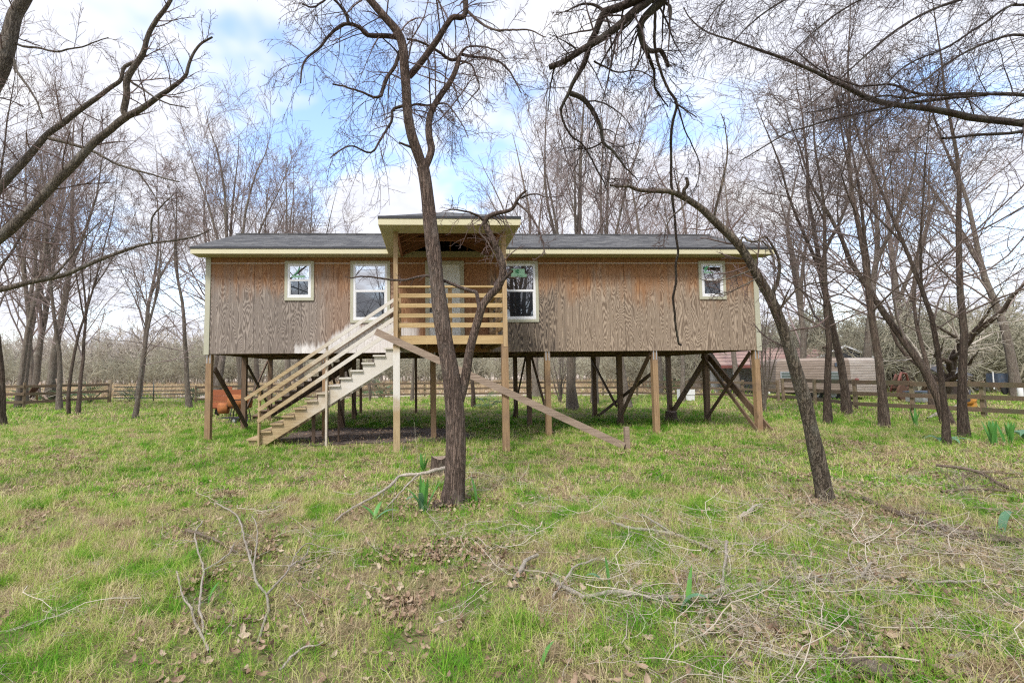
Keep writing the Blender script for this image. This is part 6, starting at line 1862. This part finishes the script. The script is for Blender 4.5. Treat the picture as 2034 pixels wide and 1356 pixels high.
def leaf_points(seed):
    r = np.random.RandomState(seed)
    out = []
    y = np.sqrt(r.uniform(2.0 ** 2, 11.0 ** 2, 22000))
    x = r.uniform(-1.0, 1.33, len(y)) * y
    l = vnoise(x, y, 41, .8) * .6 + vnoise(x, y, 42, .28) * .4
    bias = .06 * np.clip(x / np.maximum(y, 1), -1, 1.3) + .08 * (y < 3.6)
    k = r.rand(len(y)) < np.clip((l + bias - .50) * 4.0, .02, .9)
    out.append(np.stack([x[k], y[k]], 1))
    for cx, cy, sx, sy, n in ((-.1, 4.45, .30, .16, 420), (.35, 4.6, .12, .22, 90), (-.36, 3.4, .12, .12, 120), (-1.99, 3.95, .12, .14, 110), (-1.75, 4.5, .12, .1, 60), (-.13, 6.1, .35, .3, 230), (.25, 5.9, .2, .3, 120), (4.65, 5.9, .5, .35, 520),
                              (5.2, 6.0, .6, .25, 240), (2.2, 2.75, .35, .25, 330), (2.6, 2.6, .4, .25, 300), (4.6, 4.4, .6, .3, 260), (6.4, 6.6, .5, .4, 160), (2.35, 3.6, .5, .25, 160), (.95, 10.2, .3, .2, 120), (-3.2, 6.9, .3, .25, 90), (3.2, 3.2, .6, .3, 260), (3.0, 5.2, .8, .4, 200)):
        out.append(np.stack([r.normal(cx, sx, n), r.normal(cy, sy, n)], 1))
    u = r.uniform(1.8, 6.8, 520)
    v = r.uniform(-.8, 2.2, 520)
    q = np.array([hw(a, b_)[:2] for a, b_ in zip(u, v)])
    out.append(q)
    return np.concatenate(out), r


lp, r = leaf_points(9)
n = len(lp)
scatter('leaf_litter', np.c_[lp, gz(lp[:, 0], lp[:, 1]) + r.uniform(.006, .045, n)], np.stack([r.normal(0, .45, n), r.normal(0, .45, n), r.uniform(0, 6.28, n)], 1),
        r.uniform(.35, .85, n), np.clip(r.normal(.58, .24, n), 0, 1), leaves, 'brown fallen leaves scattered over the lawn')

# ================================================================ twigs on the ground


def stick_mesh(seed, L, r0, mat):
    rng = np.random.RandomState(seed)
    P, Rr = line(rng, (-L / 2, 0, .012), (1, 0, .0), L, r0, r0 * .4, 10, .26)
    P[..., 2] = np.abs(P[..., 2]) * .5 + .01
    c, q = grow(rng, P, Rr, 6, .15, .95, (46, 14), .40, 6, .24, (0, 0, -.03), .7, .0014)
    c2, q2 = grow(rng, c, q, 3, .2, 1., (38, 14), .45, 3, .2, (0, 0, 0), .7, .0011)
    for a in (c, c2):
        a[..., 2] = np.abs(a[..., 2]) * .55 + .012
    return arrays_mesh('twig', [tube_arrays(P, Rr, 5), tube_arrays(c, q, 3), tube_arrays(c2, q2, 3)], mat)


def stick_mat(name, a, b_):
    m, nt, b = new_mat(name)
    at = N(nt, 'ShaderNodeAttribute', attribute_type='INSTANCER', attribute_name='tint')
    c = mix(nt, at.outputs['Fac'], a, b_)
    nt.links.new(c, b.inputs['Base Color'])
    b.inputs['Roughness'].default_value = 0.9
    return m


SM = stick_mat('ground_twig', (0.22, 0.165, 0.12), (0.60, 0.53, 0.43))
sticks = [stick_mesh(500 + i, .5 + .12 * i, .0026 + .0005 * i, SM) for i in range(6)]
r = np.random.RandomState(14)
sp = []
for cx, cy, sx, sy, n in ((2.3, 4.4, 1.49, 0.96, 91), (4.0, 4.6, 1.15, 0.72, 115), (5.2, 4.6, 0.92, 0.6, 91), (6.9, 6.6, 1.03, 0.6, 79), (2.6, 3.2, 0.92, 0.42, 91), (3.4, 3.4, 0.92, 0.42, 73), (-1.9, 4.4, 0.92, 0.72, 36), (0.5, 6.9, 0.57, 0.48, 26), (0.9, 5.2, 0.92, 0.6, 42), (-0.2, 4.2, 1.61, 0.96, 30), (-2.6, 6.2, 1.72, 1.2, 30), (1.6, 2.9, 0.57, 0.36, 54), (8.5, 7.6, 1.84, 1.08, 48), (3.6, 6.6, 1.84, 0.72, 36)):
    sp.append(np.stack([r.normal(cx, sx, n), r.normal(cy, sy, n)], 1))
sp = np.concatenate(sp)
n = len(sp)
scatter('twig_litter', np.c_[sp, gz(sp[:, 0], sp[:, 1]) + r.uniform(.01, .06, n)], np.stack([r.normal(0, .10, n), r.normal(0, .12, n), r.uniform(0, 6.28, n)], 1),
        r.uniform(.35, .95, n), np.clip(r.normal(.72, .26, n), 0, 1), sticks, 'thin dead twigs strewn over the grass')

FL = {
    'forked_pale': ('pale forked dead branch lying in the left foreground grass', 'fallen_pale', 5, .35),
    'leafy_pale': ('pale dead branch with curled brown leaves in the left foreground', 'fallen_pale', 4, .3),
    'leaning_stick': ('grey stick leaning from the grass against the forked trunk', 'fallen_pale', 2, .35),
    'long_lichen': ('longest pale lichened branch lying across the right foreground', 'fallen_pale', 6, .55),
    'curved_short': ('short curved pale stick left of the long lichened branch', 'fallen_pale', 2, .25),
    'arched_grey': ('stubby arched grey stick right of the big leaf pile', 'fallen_pale', 0, .2),
    'forked_dark': ('grey forked branch in the grass between forked and leaning trees', 'fallen_pale', 5, .35),
    'log_right': ('long dark pole lying right of the leaning tree\'s base', 'fallen_dark', 3, .4),
    'rail_right': ('straight thin dark stick lying along the dark pole', 'fallen_dark', 2, .3),
    'broken_log': ('thick broken brown log at the bottom right picture edge', 'fallen_dark', 0, .2),
    'small_log': ('small grey log piece in the bottom right corner grass', 'fallen_pale', 0, .2),
    'white_log': ('bleached bent log propped through the right fence', 'fallen_pale', 0, .3),
    'right_brush_stick': ('dark brushy branch heap at the right edge of the lawn', 'fallen_dark', 10, .6),
    'left_bent': ('short bent stick at the top of the leafy dead branch', 'fallen_dark', 2, .25),
    'pale_arch': ('small arched pale twig left of the leaning tree\'s base', 'fallen_pale', 3, .22),
    'front_twig': ('single pale twig at the bottom left of the picture', 'fallen_pale', 2, .2),
}
for i, (k, lines) in enumerate(FALLEN.items()):
    lab, mat_, m, ln = FL[k]
    b0 = np.array(lines[0][0][:3])
    b0[2] = 0
    t = thing('fallen_branch', lab, 'branch', tuple(map(float, b0)), group='dead branches on the lawn')
    rng = np.random.RandomState(600 + i)
    parts, tw = [], []
    for l in lines:
        A = catmull(l, 4)
        A = resample(A, max(len(A), 12))
        A[:, 3] *= 1 + .10 * rng.normal(size=len(A))
        A[:, 2] += gz(A[:, 0], A[:, 1]) + A[:, 3] * .3
        A[:, :3] += .003 * rng.normal(size=(len(A), 3))
        parts.append(tube_arrays((A[:, :3] - b0)[None], A[:, 3][None], 8))
        if m:
            Pp = (resample(A, 16)[:, :3] - b0)[None]
            c, q = grow(rng, Pp, resample(A, 16)[:, 3][None], m + 1, .15, 1.0, (46, 14), 0, 6, .2, (0, 0, -.02), .55, .0018, absl=ln)
            q = np.minimum(q, .006)
            c2, q2 = grow(rng, c, q, 4, .15, 1., (42, 15), .42, 4, .2, (0, 0, .0), .65, .0013)
            for a in (c, c2):
                a[..., 2] = np.maximum(np.abs(a[..., 2]) * .7, .012)
            tw += [tube_arrays(c, q, 4), tube_arrays(c2, q2, 3)]
    link('branch', arrays_mesh('branch', parts, mt[mat_]), None, t)
    if tw:
        link('twigs', arrays_mesh('twigs', tw, mt[mat_]), None, t)

bp = thing('brush_pile', 'heap of broken boards and sticks against the left fence', 'brush pile', (-24.6, 28.6, 0))
rng = np.random.RandomState(31)
for k in range(16):
    a = rng.uniform(0, 6.28)
    l = rng.uniform(.8, 2.2)
    e = rng.uniform(.1, .7)
    c = (rng.normal(0, .5), rng.normal(0, .3), rng.uniform(.05, .35))
    dd = (math.cos(a) * math.cos(e) * l, math.sin(a) * math.cos(e) * l * .6, math.sin(e) * l)
    if k % 3 == 0:
        MB().beam(c, (c[0] + dd[0], c[1] + dd[1], c[2] + dd[2]), .12, .03).build('board', mt['loose_board'], bp)
    else:
        MB().tube([c, (c[0] + dd[0] * .5 + .06, c[1] + dd[1] * .5, c[2] + dd[2] * .55), (c[0] + dd[0], c[1] + dd[1], c[2] + dd[2])], [.035, .028, .015], 6).build('stick', mt['fallen_pale'], bp, True)
MB().beam((-.7, .1, .3), (-.25, .15, 1.15), .5, .05, (1, 0, 0)).build('board', mt['rust_dark'], bp)
r = np.random.RandomState(3)

# ================================================================ irises and palmettos


def green_leaf_mat(name, a, b_):
    m, nt, b = new_mat(name)
    g = noise(nt, objvec(nt, 8, 8, 2), 1.0, 3.0, 0.6)
    c = mix(nt, ramp(nt, g, [(0.3, 0.0), (0.7, 1.0)]), a, b_)
    nt.links.new(c, b.inputs['Base Color'])
    b.inputs['Roughness'].default_value = 0.45
    tr_ = N(nt, 'ShaderNodeBsdfTranslucent', {'Color': c})
    mx = N(nt, 'ShaderNodeMixShader', {0: 0.25, 1: b.outputs[0], 2: tr_.outputs[0]})
    out = [n for n in nt.nodes if n.type == 'OUTPUT_MATERIAL'][0]
    nt.links.new(mx.outputs[0], out.inputs['Surface'])
    return m


IM = green_leaf_mat('iris_leaf', (0.07, 0.25, 0.05), (0.18, 0.42, 0.09))
IB = green_leaf_mat('iris_blue', (0.10, 0.25, 0.13), (0.21, 0.38, 0.22))
PM = green_leaf_mat('palmetto_leaf', (0.05, 0.10, 0.035), (0.13, 0.19, 0.07))


def blade(L, W, bend, mat, name='leaf'):
    n = 9
    vs, a = [], math.pi / 2
    x = z = 0.0
    for i in range(n):
        t = i / (n - 1)
        w_ = W * (0.8 + .5 * math.sin(math.pi * min(t * 1.2, 1) * .8)) * (1 - t ** 5)
        vs += [(x, -w_, z), (x + w_ * .25, 0, z), (x, w_, z)]
        a -= bend * t / (n - 1) * 2
        x += math.cos(a) * L / (n - 1)
        z += math.sin(a) * L / (n - 1)
    fs = []
    for k in range(n - 1):
        b_ = k * 3
        fs += [(b_, b_ + 1, b_ + 4, b_ + 3), (b_ + 1, b_ + 2, b_ + 5, b_ + 4)]
    me = MB().add(vs, fs).mesh(name, True)
    me.materials.append(mat)
    return me


BL = [blade(.40, .027, .4, IM), blade(.34, .026, .9, IM), blade(.38, .030, 2.2, IB), blade(.44, .022, .15, IM), blade(.42, .025, 1.5, IB)]


def iris(label, loc, leaves_, s=1.0, seed=0):
    rng = np.random.RandomState(seed)
    t = thing('iris_plant', label, 'plant', (loc[0], loc[1], float(gz(*loc))), 0, 'sword leaved iris plants')
    for k, (m, az, tilt) in enumerate(leaves_):
        o = link('leaf', BL[m], None, t)
        o.location = (rng.normal(0, .02), rng.normal(0, .02), -.01)
        o.rotation_euler = (0, tilt, az)
        o.scale = (s, s, s)
    return t


iris('broad leaved iris clump at the left foot of the forked tree', (-.31, 5.72), [(0, 1.3, -.25), (3, 2.2, .0), (2, -2.5, .2), (0, .2, .35), (1, 2.9, .35), (3, -.8, .1), (4, -1.6, .25)], 1.05, 1)
iris('single iris leaf at the right foot of the forked tree', (.36, 5.95), [(0, 2.6, .1)], .95, 2)
iris('low flattened iris left of the broad iris clump', (-.85, 5.5), [(1, 2.8, .7), (4, .2, .8), (1, 1.2, .6)], .8, 3)
iris('narrow dark iris clump behind the forked tree', (-.42, 8.05), [(3, .5, .1), (3, 2.0, .2), (0, 3.4, .2), (3, 4.6, .15), (0, 5.5, .3)], .8, 4)
iris('upright iris clump left of the pair at the right lawn edge', (11.55, 10.15), [(3, q * .9, .12 + .05 * (q % 3)) for q in range(9)], 1.25, 5)
iris('upright iris clump right of the pair at the right lawn edge', (11.95, 10.2), [(3, q * .8, .15 + .06 * (q % 3)) for q in range(9)], 1.2, 6)
iris('sprawling blue green iris at the right picture edge', (12.9, 10.6), [(2, q * .7, .5) for q in range(8)] + [(4, q * 1.1, .7) for q in range(5)], 1.5, 7)
iris('flat blue green iris left of the upright pair', (10.95, 10.5), [(2, q * .9, .8) for q in range(7)], 1.3, 8)
iris('lone iris leaf standing by the long lichened branch\'s left half', (1.2, 3.66), [(3, 2.0, .12), (2, 2.9, .4)], .55, 9)
iris('lone iris leaf standing in front of the long lichened branch', (1.56, 3.26), [(3, .4, .15), (2, -.4, .25)], .72, 10)
iris('lone iris leaf right of the upright branch stub', (2.05, 3.34), [(4, -1.0, .1)], .6, 11)
iris('short iris leaf at the bottom centre picture edge', (.49, 2.74), [(1, .3, .3)], .5, 12)
iris('lone iris leaf beside the dark pole', (5.1, 5.3), [(0, 2.4, .15)], .75, 13)
iris('lone pale iris leaf at the right edge below the pole', (5.5, 4.85), [(2, .3, .2)], .9, 14)
iris('lone iris leaf beside the leafy dead branch', (-1.73, 3.5), [(1, .6, .15)], .6, 15)
iris('iris tuft at the foot of the dark scarred trunk', (13.4, 13.7), [(3, 1, .1), (3, 3, .15), (0, 5, .2)], 1.3, 16)


def frond_mesh(seed):
    rng = np.random.RandomState(seed)
    mb = MB()
    mb.tube([(0, 0, 0), (.1, 0, .25), (.22, 0, .48)], .012, 4)
    c = np.array((.22, 0, .48))
    for k in range(15):
        a = -1.9 + 3.8 * k / 14
        L = .62 * (1 - .25 * abs(a) / 1.9) * rng.uniform(.9, 1.1)
        dirv = np.array((math.cos(a) * .75, math.sin(a), math.cos(a) * .45 + .12))
        s = np.array((-math.sin(a), math.cos(a), 0)) * .022
        m_ = c + dirv * L * .5
        e_ = c + dirv * L - np.array((0, 0, .10))
        mb.add([c, m_ + s, e_, m_ - s], [(0, 1, 2, 3)])
    me = mb.mesh('frond')
    me.materials.append(PM)
    return me


FM = [frond_mesh(700 + i) for i in range(3)]
for i, (x, y, s, lab) in enumerate(((-22.2, 29.6, 1.3, 'large palmetto fan behind the fence left of the gate'), (-20.0, 30.0, 1.0, 'palmetto just behind the gate\'s left end'), (-16.6, 31.0, 1.05, 'palmetto behind the gate\'s right end'),
                                    (-24.4, 30.6, 1.1, 'palmetto behind the brush pile'), (-4.6, 32.8, 1.4, 'big palmetto behind the fence under the stairs'), (-6.6, 33.2, 1.2, 'palmetto left of the big one under the stairs'), (1.9, 22.0, .8, 'small palmetto at the foot of the dark forked trunk'),
                                    (-26.2, 29.8, 1.2, 'palmetto at the left end of the brush pile'), (15.6, 33.8, 1.5, 'green palmetto in front of the red roofed shed'), (-12.6, 32.0, 1.0, 'palmetto behind the rail fence near the smoker'))):
    t = thing('palmetto', lab, 'plant', (x, y, 0), i * 1.1, 'palmetto plants by the fence')
    t.scale = (s * 1.25, s * 1.25, s * 1.25)
    rng = np.random.RandomState(i)
    for k in range(9):
        o = link('frond', FM[k % 3], None, t)
        o.rotation_euler = (0, rng.uniform(-.25, .75), k * 6.283 / 9 + rng.uniform(-.3, .3))
        q = rng.uniform(.8, 1.15)
        o.scale = (q, q, q)

# dry weed stalks standing in the lawn
for i, (x, y, h, lab) in enumerate(((-.62, 5.35, 1.0, 'thin upright weed stalk left of the broad iris clump'), (-.55, 8.6, .8, 'thin upright weed stalk left of the porch post'))):
    t = thing('weed_stalk', lab, 'weed', (x, y, 0), 0, 'dry weed stalks')
    rng = np.random.RandomState(40 + i)
    P, Rr = line(rng, (0, 0, -.03), (.02, 0, 1), h, .004, .002, 9, .05)
    c, q = grow(rng, P, Rr, 6, .35, 1., (35, 10), .2, 4, .12, (0, 0, .05), .7, .0012)
    link('stalk', arrays_mesh('stalk', [tube_arrays(P, Rr, 5)], mt['fallen_pale']), None, t)
    link('sprigs', arrays_mesh('sprigs', [tube_arrays(c, q, 3)], mt['fallen_pale']), None, t)
